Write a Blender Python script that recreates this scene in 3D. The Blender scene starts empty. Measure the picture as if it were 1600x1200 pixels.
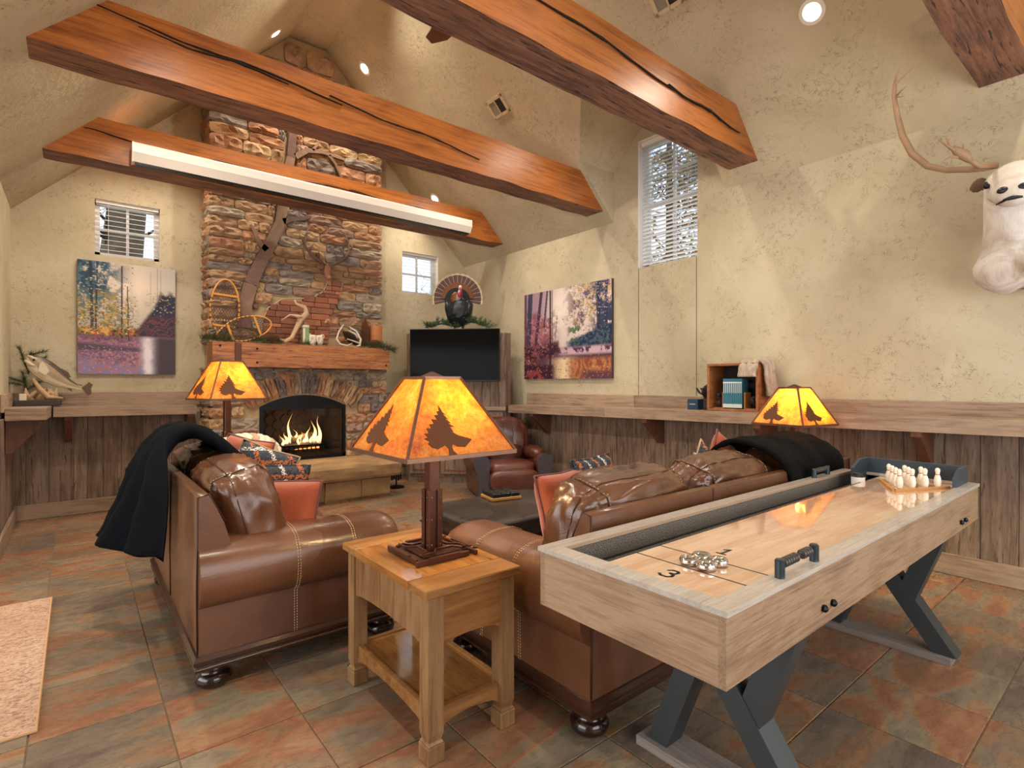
import bpy, bmesh, math, random
import numpy as np
from mathutils import Vector, Matrix, noise as mnoise
random.seed(7)
PI = math.pi
S = bpy.context.scene
COL = S.collection
# ---------------------------------------------------------------- camera, world, lights, exposure
CAM_H, FPX, YAW = 1.32, 839.2, math.radians(39.05)
cam_d = bpy.data.cameras.new('camera'); cam_d.sensor_width = 36; cam_d.lens = FPX / 1600 * 36
cam_d.clip_start = .03; cam_d.clip_end = 200
cam = bpy.data.objects.new('camera', cam_d); COL.objects.link(cam)
cam.location = (0, 0, CAM_H); cam.rotation_euler = (PI / 2, 0, -YAW)
S.camera = cam
S.view_settings.view_transform = 'Standard'; S.view_settings.look = 'None'
S.view_settings.gamma = 1; S.view_settings.use_curve_mapping = False
S.view_settings.exposure = 0.5
w = bpy.data.worlds.new('sky'); S.world = w; w.use_nodes = True
wn = w.node_tree; bg = wn.nodes['Background']
_tc = wn.nodes.new('ShaderNodeTexCoord'); _sp = wn.nodes.new('ShaderNodeSeparateXYZ'); _rp = wn.nodes.new('ShaderNodeValToRGB')
wn.links.new(_tc.outputs['Generated'], _sp.inputs[0]); wn.links.new(_sp.outputs['Z'], _rp.inputs[0])
_rp.color_ramp.elements[0].position = 0; _rp.color_ramp.elements[0].color = (.82, .9, 1, 1)
_rp.color_ramp.elements[1].position = .7; _rp.color_ramp.elements[1].color = (.42, .62, 1, 1)
wn.links.new(_rp.outputs[0], bg.inputs['Color']); bg.inputs['Strength'].default_value = 1.3
def light(name, kind, loc, energy, color, rot=(0, 0, 0), size=1., size_y=None, spot=None, blend=.6, radius=.05, parent=None):
    d = bpy.data.lights.new(name, kind); d.energy = energy; d.color = color
    if kind == 'AREA':
        d.size = size
        if size_y: d.shape = 'RECTANGLE'; d.size_y = size_y
    if kind == 'SPOT': d.spot_size = spot; d.spot_blend = blend; d.shadow_soft_size = radius
    if kind == 'POINT': d.shadow_soft_size = radius
    o = bpy.data.objects.new(name, d); COL.objects.link(o); o.location = loc; o.rotation_euler = rot
    if parent: o.parent = parent
    return o
# unseen area lights added to brighten the room, behind the camera and in the alcove
light('rear_fill_light', 'AREA', (2.1, -1.9, 2.1), 138, (.97, .98, 1), (PI / 2 + .22, 0, 0), 4.4, 3.0)
light('alcove_fill_light', 'AREA', (-2.85, 2.0, 1.35), 95, (.93, .97, 1), (PI / 2, 0, -PI / 2), 4.5, 1.9)
def portal(loc, rot, a, b):   # sampling guides for the sky seen through the three small windows; they add no light
    o = light('window_portal', 'AREA', loc, 1, (1, 1, 1), rot, a, b); o.data.cycles.is_portal = True
portal((.43, 7.2, 2.955), (-PI / 2, 0, 0), .57, .58); portal((3.96, 7.2, 2.948), (-PI / 2, 0, 0), .6, .6); portal((4.93, 3.31, 3.26), (0, PI / 2, 0), 1.37, .72)
WARM = (1, .88, .72)

# ---------------------------------------------------------------- pixel helpers: a point of the photograph on a chosen real plane
_s, _c = math.sin(YAW), math.cos(YAW)
def ray(u, v):
    l = (u - 800) / FPX
    return Vector((_s + l * _c, _c - l * _s, (600 - v) / FPX))
def onx(u, v, X): r = ray(u, v); return r * (X / r.x) + Vector((0, 0, CAM_H))
def ony(u, v, Y): r = ray(u, v); return r * (Y / r.y) + Vector((0, 0, CAM_H))
def onz(u, v, Z=0.): r = ray(u, v); return r * ((Z - CAM_H) / r.z) + Vector((0, 0, CAM_H))
def onp(u, v, p, n):
    r = ray(u, v); n = Vector(n); return r * (((Vector(p) - Vector((0, 0, CAM_H))).dot(n)) / r.dot(n)) + Vector((0, 0, CAM_H))

# ---------------------------------------------------------------- materials
def hx(h):
    h = h.lstrip('#'); c = [int(h[i:i + 2], 16) / 255 for i in (0, 2, 4)]
    return tuple((x / 12.92 if x <= .04045 else ((x + .055) / 1.055) ** 2.4) for x in c) + (1,)
class NT:
    def __init__(s, name):
        s.m = bpy.data.materials.new(name); s.m.use_nodes = True
        s.t = s.m.node_tree; s.b = s.t.nodes['Principled BSDF']; s.out = s.t.nodes['Material Output']
    def n(s, kind, **kw):
        nd = s.t.nodes.new('ShaderNode' + kind)
        for k, v in kw.items():
            if k.startswith('i_'):
                key = k[2:].replace('_', ' ')
                key = int(key) if key.isdigit() else key
                sock = nd.inputs[key]
                if hasattr(v, 'links') or isinstance(v, bpy.types.NodeSocket): s.t.links.new(v, sock)
                else: sock.default_value = v
            else: setattr(nd, k, v)
        return nd
    def l(s, a, b): s.t.links.new(a, b)
    def ramp(s, fac, stops, interp='LINEAR'):
        r = s.n('ValToRGB'); cr = r.color_ramp; cr.interpolation = interp
        while len(cr.elements) < len(stops): cr.elements.new(.5)
        for e, (p, c) in zip(cr.elements, stops):
            e.position = p; e.color = c if len(c) == 4 else (*c, 1)
        s.l(fac, r.inputs[0]); return r.outputs[0]
    def coords(s, rnd=True, scale=(1, 1, 1), src='Object', amt=37.):
        tc = s.n('TexCoord'); v = tc.outputs[src]
        if src == 'World': pass
        if rnd:
            oi = s.n('ObjectInfo')
            mu = s.n('Math', operation='MULTIPLY', i_0=oi.outputs['Random'], i_1=amt)
            v = s.n('VectorMath', operation='ADD', i_0=v, i_1=mu.outputs[0]).outputs[0]
        return s.n('Mapping', i_Vector=v, i_Scale=scale).outputs[0]
    def noise(s, vec, scale, detail=4, rough=.6, dist=0):
        return s.n('TexNoise', i_Vector=vec, i_Scale=scale, i_Detail=detail, i_Roughness=rough, i_Distortion=dist).outputs[0]
    def mix(s, fac, a, b, blend='MIX'):
        m = s.n('Mix', data_type='RGBA', blend_type=blend)
        for sock, v in ((m.inputs[0], fac), (m.inputs[6], a), (m.inputs[7], b)):
            if isinstance(v, bpy.types.NodeSocket): s.l(v, sock)
            else: sock.default_value = v
        return m.outputs[2]
    def rgb(s, v):
        if isinstance(v, bpy.types.NodeSocket): s.l(v, s.b.inputs['Base Color'])
        else: s.b.inputs['Base Color'].default_value = v
    def set(s, **kw):
        for k, v in kw.items():
            sock = s.b.inputs[k.replace('_', ' ')]
            if isinstance(v, bpy.types.NodeSocket): s.l(v, sock)
            else: sock.default_value = v
        return s
    def bump(s, h, strength=.3, dist=.01):
        b = s.n('Bump', i_Height=h, i_Strength=strength, i_Distance=dist); s.l(b.outputs[0], s.b.inputs['Normal']); return s
def plain(name, col, rough=.5, metal=0, noise_amt=.12, bump=.1, **kw):
    t = NT(name); c = hx(col) if isinstance(col, str) else col
    v = t.coords(True); f = t.noise(v, 14, 3)
    t.rgb(t.mix(f, tuple(x * (1 - noise_amt) for x in c[:3]) + (1,), tuple(min(1, x * (1 + noise_amt)) for x in c[:3]) + (1,)))
    t.set(Roughness=rough, Metallic=metal, **kw)
    if bump: t.bump(t.noise(v, 60, 3), bump, .002)
    return t.m
def wood(name, cols, axis='X', scale=1., rough=.55, bump=.3, knots=True, rnd=True, grain=9, spec=.5, streak=None):
    t = NT(name)
    sc = {'X': (.6, grain, grain), 'Y': (grain, .6, grain), 'Z': (grain, grain, .6)}[axis]
    v = t.coords(rnd, tuple(x * scale for x in sc)); v0 = t.coords(rnd, tuple({'X': (1, 2.5, 2.5), 'Y': (2.5, 1, 2.5), 'Z': (2.5, 2.5, 1)}[axis][i] * scale for i in range(3)))
    f1 = t.noise(v, 3.2, 7, .68, .35); f2 = t.noise(v0, 1.5, 3, .6, .8); f3 = t.noise(v, 16, 3, .7)
    a = t.n('Math', operation='MULTIPLY_ADD', i_0=f1, i_1=.62, i_2=t.n('Math', operation='MULTIPLY', i_0=f2, i_1=.38).outputs[0]).outputs[0]
    n = len(cols); lo, hi = .32, .68
    col = t.ramp(a, [(lo + (hi - lo) * i / (n - 1), hx(c)) for i, c in enumerate(cols)])
    dk = t.ramp(f3, [(.3, (.55, .55, .55)), (.5, (1, 1, 1))])
    col = t.mix(.55, col, dk, 'MULTIPLY')
    if streak:
        f4 = t.noise(v, 5.5, 2, .5, 1.2); msk = t.ramp(f4, [(.60, (0, 0, 0)), (.66, (1, 1, 1))])
        col = t.mix(msk, col, hx(streak))
    oi = t.n('ObjectInfo'); vr = t.ramp(oi.outputs['Random'], [(0, (.78, .78, .8)), (1, (1.0, 1.0, 1.0))])
    if rnd: col = t.mix(1, col, vr, 'MULTIPLY')
    t.rgb(col); t.set(Roughness=rough, Specular_IOR_Level=spec)
    if bump: t.bump(a, bump, .006)
    return t.m
def leather(name, c1, c2, rough=.36):
    t = NT(name); v = t.coords(False)
    f = t.noise(v, 2.6, 3, .5, .2)
    t.rgb(t.ramp(f, [(.25, hx(c1)), (.75, hx(c2))]))
    vo = t.n('TexVoronoi', i_Vector=v, i_Scale=170.).outputs[0]
    wr = t.noise(v, 7, 4, .55, .4)
    h = t.n('Math', operation='MULTIPLY_ADD', i_0=vo, i_1=.08, i_2=t.n('Math', operation='MULTIPLY', i_0=wr, i_1=.6).outputs[0]).outputs[0]
    rr = t.n('MapRange', i_0=f, i_1=.3, i_2=.7, i_3=rough - .06, i_4=rough + .12).outputs[0]
    t.set(Roughness=rr, Specular_IOR_Level=.55, Coat_Weight=.3, Coat_Roughness=.18); t.bump(h, .3, .02)
    return t.m
def mk_plaster():
    t = NT('skip_trowel_plaster'); g = t.n('NewGeometry').outputs['Position']
    big = t.noise(g, 1.1, 4, .6, .6); fine = t.noise(g, 26, 4, .6)
    col = t.ramp(big, [(.3, hx('#b3a78b')), (.5, hx('#c0b498')), (.72, hx('#cbc1a7'))])
    con = t.noise(g, 17, 5, .66, 1.2)
    dots = t.ramp(con, [(.485, (0, 0, 0)), (.498, (1, 1, 1)), (.504, (1, 1, 1)), (.517, (0, 0, 0))])
    reg = t.ramp(t.noise(g, 2.2, 4, .6, 1.), [(.42, (.06, .06, .06)), (.58, (1, 1, 1))])
    brk = t.ramp(t.noise(g, 18, 3), [(.45, (0, 0, 0)), (.58, (1, 1, 1))])
    m1 = t.mix(1, dots, reg, 'MULTIPLY'); m2 = t.mix(1, m1, brk, 'MULTIPLY')
    col = t.mix(t.n('Math', operation='MULTIPLY', i_0=m2, i_1=1.).outputs[0], col, hx('#6e5c3c'))
    t.rgb(col); t.set(Roughness=.8, Specular_IOR_Level=.25)
    h = t.n('Math', operation='MULTIPLY_ADD', i_0=m2, i_1=-.8, i_2=t.n('Math', operation='MULTIPLY_ADD', i_0=big, i_1=1.2, i_2=fine).outputs[0]).outputs[0]
    t.bump(h, .35, .012); return t.m
def mk_slate():
    t = NT('slate_tile'); v = t.coords(True, (1, 1, 1), amt=91.)
    st = t.n('Mapping', i_Vector=v, i_Scale=(1.0, 2.2, 1), i_Rotation=(0, 0, .5)).outputs[0]
    f = t.noise(st, 1.6, 6, .55, .5)
    oi = t.n('ObjectInfo')
    fs = t.n('Math', operation='ADD', i_0=f, i_1=t.n('MapRange', i_0=oi.outputs['Random'], i_3=-.13, i_4=.13).outputs[0]).outputs[0]
    col = t.ramp(fs, [(.26, hx('#665850')), (.38, hx('#7a6c5c')), (.45, hx('#86684e')), (.51, hx('#8e6049')), (.56, hx('#987255')), (.62, hx('#867a66')), (.70, hx('#7a6a5c')), (.8, hx('#96744f'))])
    f2 = t.noise(t.n('Mapping', i_Vector=v, i_Scale=(1, 2.6, 1), i_Rotation=(0, 0, .5)).outputs[0], 12, 7, .72, .5)
    col = t.mix(.45, col, t.ramp(f2, [(.3, (.5, .47, .47)), (.62, (1.2, 1.17, 1.13))]), 'MULTIPLY')
    t.rgb(col); rr = t.n('MapRange', i_0=f2, i_1=.3, i_2=.7, i_3=.2, i_4=.36).outputs[0]
    t.set(Roughness=rr, Specular_IOR_Level=.5)
    h = t.n('Math', operation='MULTIPLY_ADD', i_0=f2, i_1=.5, i_2=t.noise(st, 9, 5, .7, 1)).outputs[0]
    t.bump(h, .35, .008); return t.m
def mk_stone(name='chimney_stone', cols=None, rnd=True):
    t = NT(name); v = t.coords(True, (1, 1, 1), 'Object', 53.)
    oi = t.n('ObjectInfo')
    cols = cols or ['#a5896c', '#b89a78', '#9a8070', '#ac8468', '#8e8680', '#c2a884', '#a88c70', '#877c78', '#b68e70', '#a89c8a']
    base = t.ramp(oi.outputs['Random'], [(i / len(cols), hx(c)) for i, c in enumerate(cols)], 'CONSTANT')
    f = t.noise(v, 2.2, 6, .68, .6)
    col = t.mix(.75, base, t.ramp(f, [(.3, (.5, .46, .46)), (.5, (1., .93, .88)), (.7, (1.5, 1.38, 1.2))]), 'MULTIPLY')
    t.rgb(col); t.set(Roughness=.85, Specular_IOR_Level=.25); t.bump(t.noise(v, 5, 7, .75), .6, .03); return t.m
def mk_mica():
    t = NT('amber_mica'); t.t.nodes.remove(t.b)
    v = t.coords(False); f = t.noise(v, 9, 6, .7, .6); f2 = t.noise(v, 60, 4, .8, .2)
    col = t.ramp(f, [(.3, hx('#e08a14')), (.5, hx('#ffc23a')), (.7, hx('#ffe79a'))])
    f3 = t.noise(v, 22, 5, .75, .8)
    col = t.mix(.75, col, t.ramp(f3, [(.36, (.62, .34, .12)), (.56, (1, 1, 1))]), 'MULTIPLY')
    col = t.mix(.5, col, t.ramp(f2, [(.35, (.5, .45, .4)), (.6, (1, 1, 1))]), 'MULTIPLY')
    surf = t.ramp(f2, [(.35, hx('#a08a68')), (.6, hx('#dcc898'))])
    tr = t.n('BsdfTranslucent', i_Color=col); df = t.n('BsdfDiffuse', i_Color=surf); gl = t.n('BsdfGlossy', i_Color=(.9, .9, .9, 1), i_Roughness=.35)
    tp = t.n('BsdfTransparent', i_Color=(1, .72, .3, 1))
    m1 = t.n('MixShader', i_0=.15, i_1=tr.outputs[0], i_2=df.outputs[0]); m2 = t.n('MixShader', i_0=.06, i_1=m1.outputs[0], i_2=gl.outputs[0])
    m3 = t.n('MixShader', i_0=.10, i_1=m2.outputs[0], i_2=tp.outputs[0])
    t.l(m3.outputs[0], t.out.inputs['Surface']); return t.m
def emit(name, col, strength):
    t = NT(name); c = hx(col) if isinstance(col, str) else col
    t.set(Base_Color=c, Emission_Color=c, Emission_Strength=strength); return t.m
def mk_flame():
    t = NT('flame'); t.t.nodes.remove(t.b)
    z = t.n('SeparateXYZ', i_0=t.n('TexCoord').outputs['Generated']).outputs[2]
    col = t.ramp(z, [(0, (1, .55, .25, 1)), (.35, (1, .72, .34, 1)), (1, (1, .36, .08, 1))])
    em = t.n('Emission', i_Color=col, i_Strength=1.9); tp = t.n('BsdfTransparent')
    lw = t.n('LayerWeight', i_Blend=.35).outputs['Facing']
    al = t.n('Math', operation='MULTIPLY', i_0=t.ramp(lw, [(.1, (1, 1, 1)), (.9, (0, 0, 0))]), i_1=t.ramp(z, [(0, (.15, .15, .15)), (.25, (.9, .9, .9)), (1, (.25, .25, .25))])).outputs[0]
    m = t.n('MixShader', i_0=al, i_1=tp.outputs[0], i_2=em.outputs[0]); t.l(m.outputs[0], t.out.inputs['Surface']); return t.m
def mk_glass():
    t = NT('window_glass'); t.t.nodes.remove(t.b)
    gl = t.n('BsdfGlossy', i_Color=(1, 1, 1, 1), i_Roughness=.02); tp = t.n('BsdfTransparent', i_Color=(.97, .99, .98, 1))
    fr = t.n('Fresnel', i_IOR=1.35); m = t.n('MixShader', i_0=fr.outputs[0], i_1=tp.outputs[0], i_2=gl.outputs[0])
    t.l(m.outputs[0], t.out.inputs['Surface']); return t.m
def mk_attr(name, rough=.5):
    t = NT(name); a = t.n('Attribute', attribute_name='Col'); t.rgb(a.outputs['Color'])
    t.set(Roughness=rough, Specular_IOR_Level=.3); t.bump(t.noise(t.coords(False), 400, 2), .1, .001); return t.m
def mk_fur(name, c1, c2, sheen=.3):
    t = NT(name); v = t.coords(False, (1, 1, .35)); f = t.noise(v, 18, 6, .75, 1.)
    t.rgb(t.ramp(f, [(.3, hx(c1)), (.7, hx(c2))])); t.set(Roughness=.85, Sheen_Weight=sheen * .05, Sheen_Roughness=.3, Specular_IOR_Level=.12)
    t.bump(t.noise(v, 70, 4, .8), .8, .01); return t.m
def mk_plaid():
    t = NT('black_orange_plaid_weave'); v = t.coords(False)
    sx = t.n('SeparateXYZ', i_0=v)
    def band(sock, sc, ph, wd):
        a = t.n('Math', operation='MULTIPLY_ADD', i_0=sock, i_1=sc, i_2=ph).outputs[0]
        fr = t.n('Math', operation='FRACT', i_0=a).outputs[0]
        return t.n('Math', operation='LESS_THAN', i_0=fr, i_1=wd).outputs[0]
    nz = t.noise(v, 90, 2)
    br = t.n('Math', operation='GREATER_THAN', i_0=nz, i_1=.49).outputs[0]
    fine = t.noise(v, 130, 2)
    col = t.ramp(fine, [(.4, hx('#1d1f24')), (.6, hx('#4a525c'))])
    for sock, sc, ph, wd, c in ((sx.outputs[0], 6.5, .1, .16, '#c9713a'), (sx.outputs[0], 6.5, .6, .13, '#e6e0da'), (sx.outputs[2], 6.5, .2, .16, '#c9713a'), (sx.outputs[2], 6.5, .7, .13, '#dcd6d0')):
        col = t.mix(t.n('Math', operation='MULTIPLY', i_0=band(sock, sc, ph, wd), i_1=br).outputs[0], col, hx(c))
    t.rgb(col); t.set(Roughness=.9); t.bump(fine, .6, .006); return t.m
def mk_rug():
    t = NT('distressed_rug'); v = t.coords(False)
    f = t.noise(v, 3, 4, .6, .8); g = t.noise(t.n('Mapping', i_Vector=v, i_Scale=(1, 2.2, 1)).outputs[0], 34, 4, .75, 1.5)
    col = t.ramp(f, [(.3, hx('#b88e78')), (.7, hx('#caa88a'))])
    col = t.mix(t.ramp(g, [(.50, (0, 0, 0)), (.57, (1, 1, 1))]), col, hx('#86675a'))
    t.rgb(col); t.set(Roughness=.95); t.bump(g, .4, .004); return t.m
M = {}
M['plaster'] = mk_plaster(); M['slate'] = mk_slate(); M['stone'] = mk_stone()
M['deer_stone'] = mk_stone('red_sandstone', ['#93604a', '#84543f', '#a06e54', '#7e5646', '#8f6350'])
M['inlay'] = mk_stone('flat_inlay_stone', ['#7d6559', '#6f5a52', '#86705f'])
M['hearth'] = mk_stone('hearth_sandstone', ['#94795a', '#8d7456', '#a08563'])
M['mortar'] = plain('mortar', '#b39c78', .9, bump=.5)
M['grout'] = plain('grout', '#8a7866', .9)
M['beam'] = wood('orange_timber', ['#5e3216', '#9c5a26', '#bf7434', '#8f5022'], 'X', .8, .38, .3, rnd=True, grain=16)
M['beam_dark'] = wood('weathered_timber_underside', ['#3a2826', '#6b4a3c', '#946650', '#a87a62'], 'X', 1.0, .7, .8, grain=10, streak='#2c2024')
M['crack'] = plain('timber_crack', '#180d08', .9)
M['mantel'] = wood('mantel_timber', ['#4e2c1a', '#8a5230', '#b27342', '#7c4628'], 'X', 1.3, .5, .5, grain=14, streak='#3a2015')
M['barn_v'] = wood('barn_board_vertical', ['#55443a', '#7c6656', '#9c8672', '#8a7262'], 'Z', .9, .75, .5, grain=9, streak='#64503f')
M['barn_h'] = wood('barn_board_along_x', ['#6a5446', '#977d68', '#b39a82', '#9d836c'], 'X', 1.1, .7, .45, grain=12)
M['barn_y'] = wood('barn_board_along_y', ['#6a5446', '#977d68', '#b39a82', '#9d836c'], 'Y', 1.1, .7, .45, grain=12)
M['bracket'] = wood('bracket_wood', ['#4a2d1f', '#6b432d', '#7a5038'], 'Z', 1, .6, .2)
M['leather'] = leather('brown_leather', '#4c2e1e', '#74492f', .27)
M['leather_red'] = leather('oxblood_leather', '#3f1f18', '#6b3a2a', .26)
M['leather_grey'] = plain('grey_armrest_leather', '#47424a', .4)
M['ottoman'] = leather('charcoal_leather', '#2e2b2a', '#4c4340', .24)
M['ottoman_side'] = leather('ottoman_side_leather', '#3c2320', '#54342c', .34)
M['stitch'] = plain('pale_stitching', '#d8bd92', .8, bump=0)
M['piping'] = plain('leather_piping', '#3d2115', .45, bump=0)
M['dark_wood'] = plain('dark_turned_wood', '#241411', .18, bump=0, Coat_Weight=.4)
M['base_wood'] = plain('sofa_base_wood', '#3a2015', .28, bump=.05, Coat_Weight=.3)
M['oak'] = wood('oak_table', ['#744a26', '#966434', '#ad7c48', '#905f34'], 'X', 1.3, .3, .12, grain=8)
M['oak_z'] = wood('oak_table_leg', ['#6e4c2c', '#8c6540', '#a07c54', '#835f3e'], 'Z', 1.3, .38, .15, grain=8)
M['oak_top'] = wood('oak_table_top', ['#7c5028', '#a26c38', '#b88048', '#986438'], 'Y', 1.2, .10, .03, grain=7, spec=1.)
M['laminate'] = wood('oak_laminate', ['#6b5340', '#8a6d54', '#a08468', '#846a52'], 'X', 2.2, .5, .2, grain=16, rnd=False)  # side boards darker than the ends, weaker light there put into the colour
M['laminate_end'] = wood('oak_laminate_end', ['#7a614c', '#98795e', '#ac8e72', '#927459'], 'Y', 2.2, .5, .2, grain=16, rnd=False)
M['rail'] = wood('pale_grey_rail', ['#a59a90', '#b9b0a6', '#c6beb6'], 'X', 1.6, .22, .1, grain=14, rnd=False)
M['foot_grey'] = wood('grey_foot_board', ['#6b625e', '#8a8079', '#a0968e'], 'Y', 1.6, .5, .2, grain=14, rnd=False)
def mk_maple():
    t = NT('maple_playfield'); v = t.coords(False)
    br = t.n('TexBrick', i_Vector=v, i_Scale=1., i_Mortar_Size=.0, i_Brick_Width=.42, i_Row_Height=.035, i_Color1=hx('#d3ab8c'), i_Color2=hx('#e0c2a6')); br.offset = .37
    g = t.noise(t.n('Mapping', i_Vector=v, i_Scale=(1.6, 16, 16)).outputs[0], 3, 6, .65, .8)
    t.rgb(t.mix(.6, br.outputs[0], t.ramp(g, [(.3, (.72, .6, .52)), (.6, (1.03, 1, .98))]), 'MULTIPLY')); t.set(Roughness=.08, Coat_Weight=.8, Coat_Roughness=.04); return t.m
M['maple'] = mk_maple()
M['carpet'] = plain('grey_gutter_carpet', '#4c4843', .95, noise_amt=.5, bump=1.)
def mk_carpet():
    t = NT('speckled_gutter_carpet'); v = t.coords(False); f = t.noise(v, 260, 2, .8)
    t.rgb(t.ramp(f, [(.4, hx('#2d2a28')), (.6, hx('#857e74'))])); t.set(Roughness=.95); t.bump(f, .5, .003); return t.m
M['carpet'] = mk_carpet()
M['lip'] = plain('tan_lip', '#a88f78', .5)
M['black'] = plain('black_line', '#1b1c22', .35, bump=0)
M['navy'] = plain('slate_blue_panel', '#2f3c48', .45, bump=.03)
M['steel'] = plain('charcoal_powder_coated_steel', '#3b4043', .42, .3, bump=.08)
M['chrome'] = plain('chrome', '#d8d8d8', .08, 1, bump=0)
M['bead'] = plain('dark_wood_bead', '#3a3330', .4)
M['post'] = plain('gunmetal_post', '#3d4a52', .3, .6, bump=0)
M['pin'] = plain('ivory_pin', '#efe6d2', .3, bump=0)
M['red'] = plain('red_paint', '#a8202a', .35, bump=0)
M['bronze'] = plain('rusted_bronze', '#5a3526', .42, .55, .35, .25)
M['bronze_light'] = plain('bronze_frame', '#7c5b48', .35, .6, .25, .15)
M['silhouette'] = plain('tree_cutout_metal', '#5e3418', .6, .2, bump=0)
M['mica'] = mk_mica(); M['bulb'] = emit('bulb_glow', (1, .72, .32, 1), 14)
M['canlight'] = emit('downlight_glow', (1, .93, .8, 1), 12)
M['ember'] = emit('ember_glow', (1, .3, .06, 1), 1.6)
M['flame'] = mk_flame(); M['glass'] = mk_glass()
M['white'] = plain('white_paint', '#e9e6e0', .4, bump=0, noise_amt=.03)
M['screen_case'] = plain('projector_screen_case', '#dcd6ce', .4, bump=0, noise_amt=.03)
M['trimcream'] = plain('cream_trim', '#dacba4', .5, bump=0)
M['blackmetal'] = plain('black_metal', '#101114', .4, .6, bump=0)
M['firebrick'] = plain('dark_fire_brick', '#231d1d', .9, noise_amt=.3, bump=.3)
M['char'] = plain('charred_log', '#57493f', .9, noise_amt=.5, bump=1.)
M['iron'] = plain('cast_iron', '#0d0d0f', .5, .7, bump=.1)
def mk_tv():
    t = NT('tv_screen'); t.rgb((.004, .004, .004, 1)); t.set(Roughness=.1, Specular_IOR_Level=.04); return t.m
M['tv'] = mk_tv(); M['tvframe'] = plain('tv_bezel', '#2b2b2e', .35, .3, bump=0)
M['paint'] = mk_attr('canvas_print', .5); M['canvas_edge'] = plain('canvas_edge', '#4a3a3c', .7)
M['fur_navy'] = mk_fur('midnight_faux_fur', '#010206', '#040812', .1)
M['fur_black'] = mk_fur('charcoal_faux_fur', '#050405', '#110e10', .1)
M['lining'] = plain('grey_throw_lining', '#77716f', .8)
M['orange'] = plain('burnt_orange_velvet', '#a84c26', .7, noise_amt=.15, bump=.25, Sheen_Weight=.4)
M['orange_edge'] = plain('mauve_pillow_edge', '#7a4a4a', .7)
M['plaid'] = mk_plaid(); M['knit'] = plain('cream_chunky_yarn', '#dccdb8', .95, noise_amt=.25, bump=.8)
M['knit_brown'] = plain('tan_chunky_yarn', '#b89a7c', .95, noise_amt=.2, bump=.8)
M['rug'] = mk_rug(); M['rug_edge'] = plain('rug_binding', '#c59b72', .9)
M['bark'] = plain('tree_bark', '#6e6048', .95, noise_amt=.5, bump=1.)
M['twig'] = plain('twig', '#2e241e', .9); M['leaf'] = plain('autumn_leaf', '#b08a3c', .8, noise_amt=.4)
M['needle'] = plain('pine_needle', '#3a4426', .85, noise_amt=.4); M['needle_dry'] = plain('dry_pine_needle', '#4a4a2a', .9, noise_amt=.4)
M['needle_light'] = plain('light_pine_needle', '#56684a', .8, noise_amt=.3)
M['cone'] = plain('pinecone_scale', '#7c4a2a', .7, noise_amt=.3); M['cone_dark'] = plain('dark_pinecone_scale', '#43281c', .7, noise_amt=.3)
M['cane'] = plain('varnished_cane', '#c88a3c', .35, bump=.1); M['rawhide'] = plain('rawhide_webbing', '#4a3329', .7)
M['driftwood'] = plain('driftwood', '#b99a78', .8, noise_amt=.3, bump=.5)
M['bone'] = plain('antler_bone', '#cdbfae', .55, noise_amt=.15, bump=.3)
M['antler'] = plain('velvet_antler', '#a08062', .6, noise_amt=.25, bump=.4)
M['birch'] = plain('birch_bark', '#b0703e', .7, noise_amt=.4, bump=.4)
M['owl'] = plain('cream_ceramic', '#d9ccb4', .3, bump=.1); M['green_book'] = plain('green_tin', '#7c9468', .4)
M['deerfur'] = None
def mk_hide():
    t = NT('reindeer_hide'); g = t.coords(False); f = t.noise(g, 4.5, 5, .6, .8)
    z = t.n('SeparateXYZ', i_0=g).outputs[2]
    white = t.ramp(f, [(.35, hx('#cdbfae')), (.6, hx('#ece6de'))]); brown = t.ramp(f, [(.3, hx('#8f6b4c')), (.65, hx('#cbb59c'))])
    low = t.n('MapRange', i_0=z, i_1=.26, i_2=.0).outputs[0]
    lowm = t.n('Math', operation='MULTIPLY', i_0=low, i_1=t.ramp(f, [(.4, (1, 1, 1)), (.62, (.25, .25, .25))])).outputs[0]
    t.rgb(t.mix(lowm, white, brown)); t.set(Roughness=.9, Sheen_Weight=.3)
    t.bump(t.noise(t.n('Mapping', i_Vector=g, i_Scale=(1, 1, .25)).outputs[0], 60, 4, .8), .7, .008); return t.m
M['hide'] = mk_hide(); M['hide_brown'] = plain('brown_ear_fur', '#6e5644', .9, noise_amt=.3, bump=.5)
M['nose'] = plain('dark_nose_skin', '#1c1c20', .35); M['eye'] = plain('glass_eye', '#0b0a0a', .1, bump=0)
M['tfeather'] = plain('turkey_tail_feather', '#5b4038', .65, noise_amt=.25); M['tband'] = plain('pale_feather_tip', '#c7b29a', .7)
M['tbody'] = plain('iridescent_body_feather', '#1c2328', .4, .3, .4, .8); M['tcopper'] = plain('copper_feather', '#7a4c2c', .45, .3)
M['thead'] = plain('turkey_head_skin', '#c9b6bd', .5); M['wattle'] = plain('red_wattle', '#a8233a', .45)
M['fish'] = plain('bass_skin', '#a08c72', .35, noise_amt=.3, bump=.2); M['fish_back'] = plain('bass_back', '#463a2c', .35, noise_amt=.3)
M['fish_belly'] = plain('bass_belly', '#d8cbb0', .35, noise_amt=.1); M['fish_fin'] = plain('bass_fin', '#5b4634', .5)
M['slab'] = plain('dark_display_slab', '#352f28', .6, noise_amt=.3, bump=.3)
M['teal'] = plain('teal_book_spine', '#2f7388', .5, noise_amt=.1, bump=0); M['page'] = plain('pale_lettering', '#cfdcdc', .6, bump=0)
M['crate'] = wood('crate_pine', ['#7c4a26', '#a5683a', '#bd8450'], 'X', 2., .6, .3, grain=8)
M['crate_in'] = plain('crate_dark_back', '#2c2226', .8); M['sheep'] = mk_fur('sheepskin', '#8f7f76', '#d9c8b0', .3)
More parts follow.
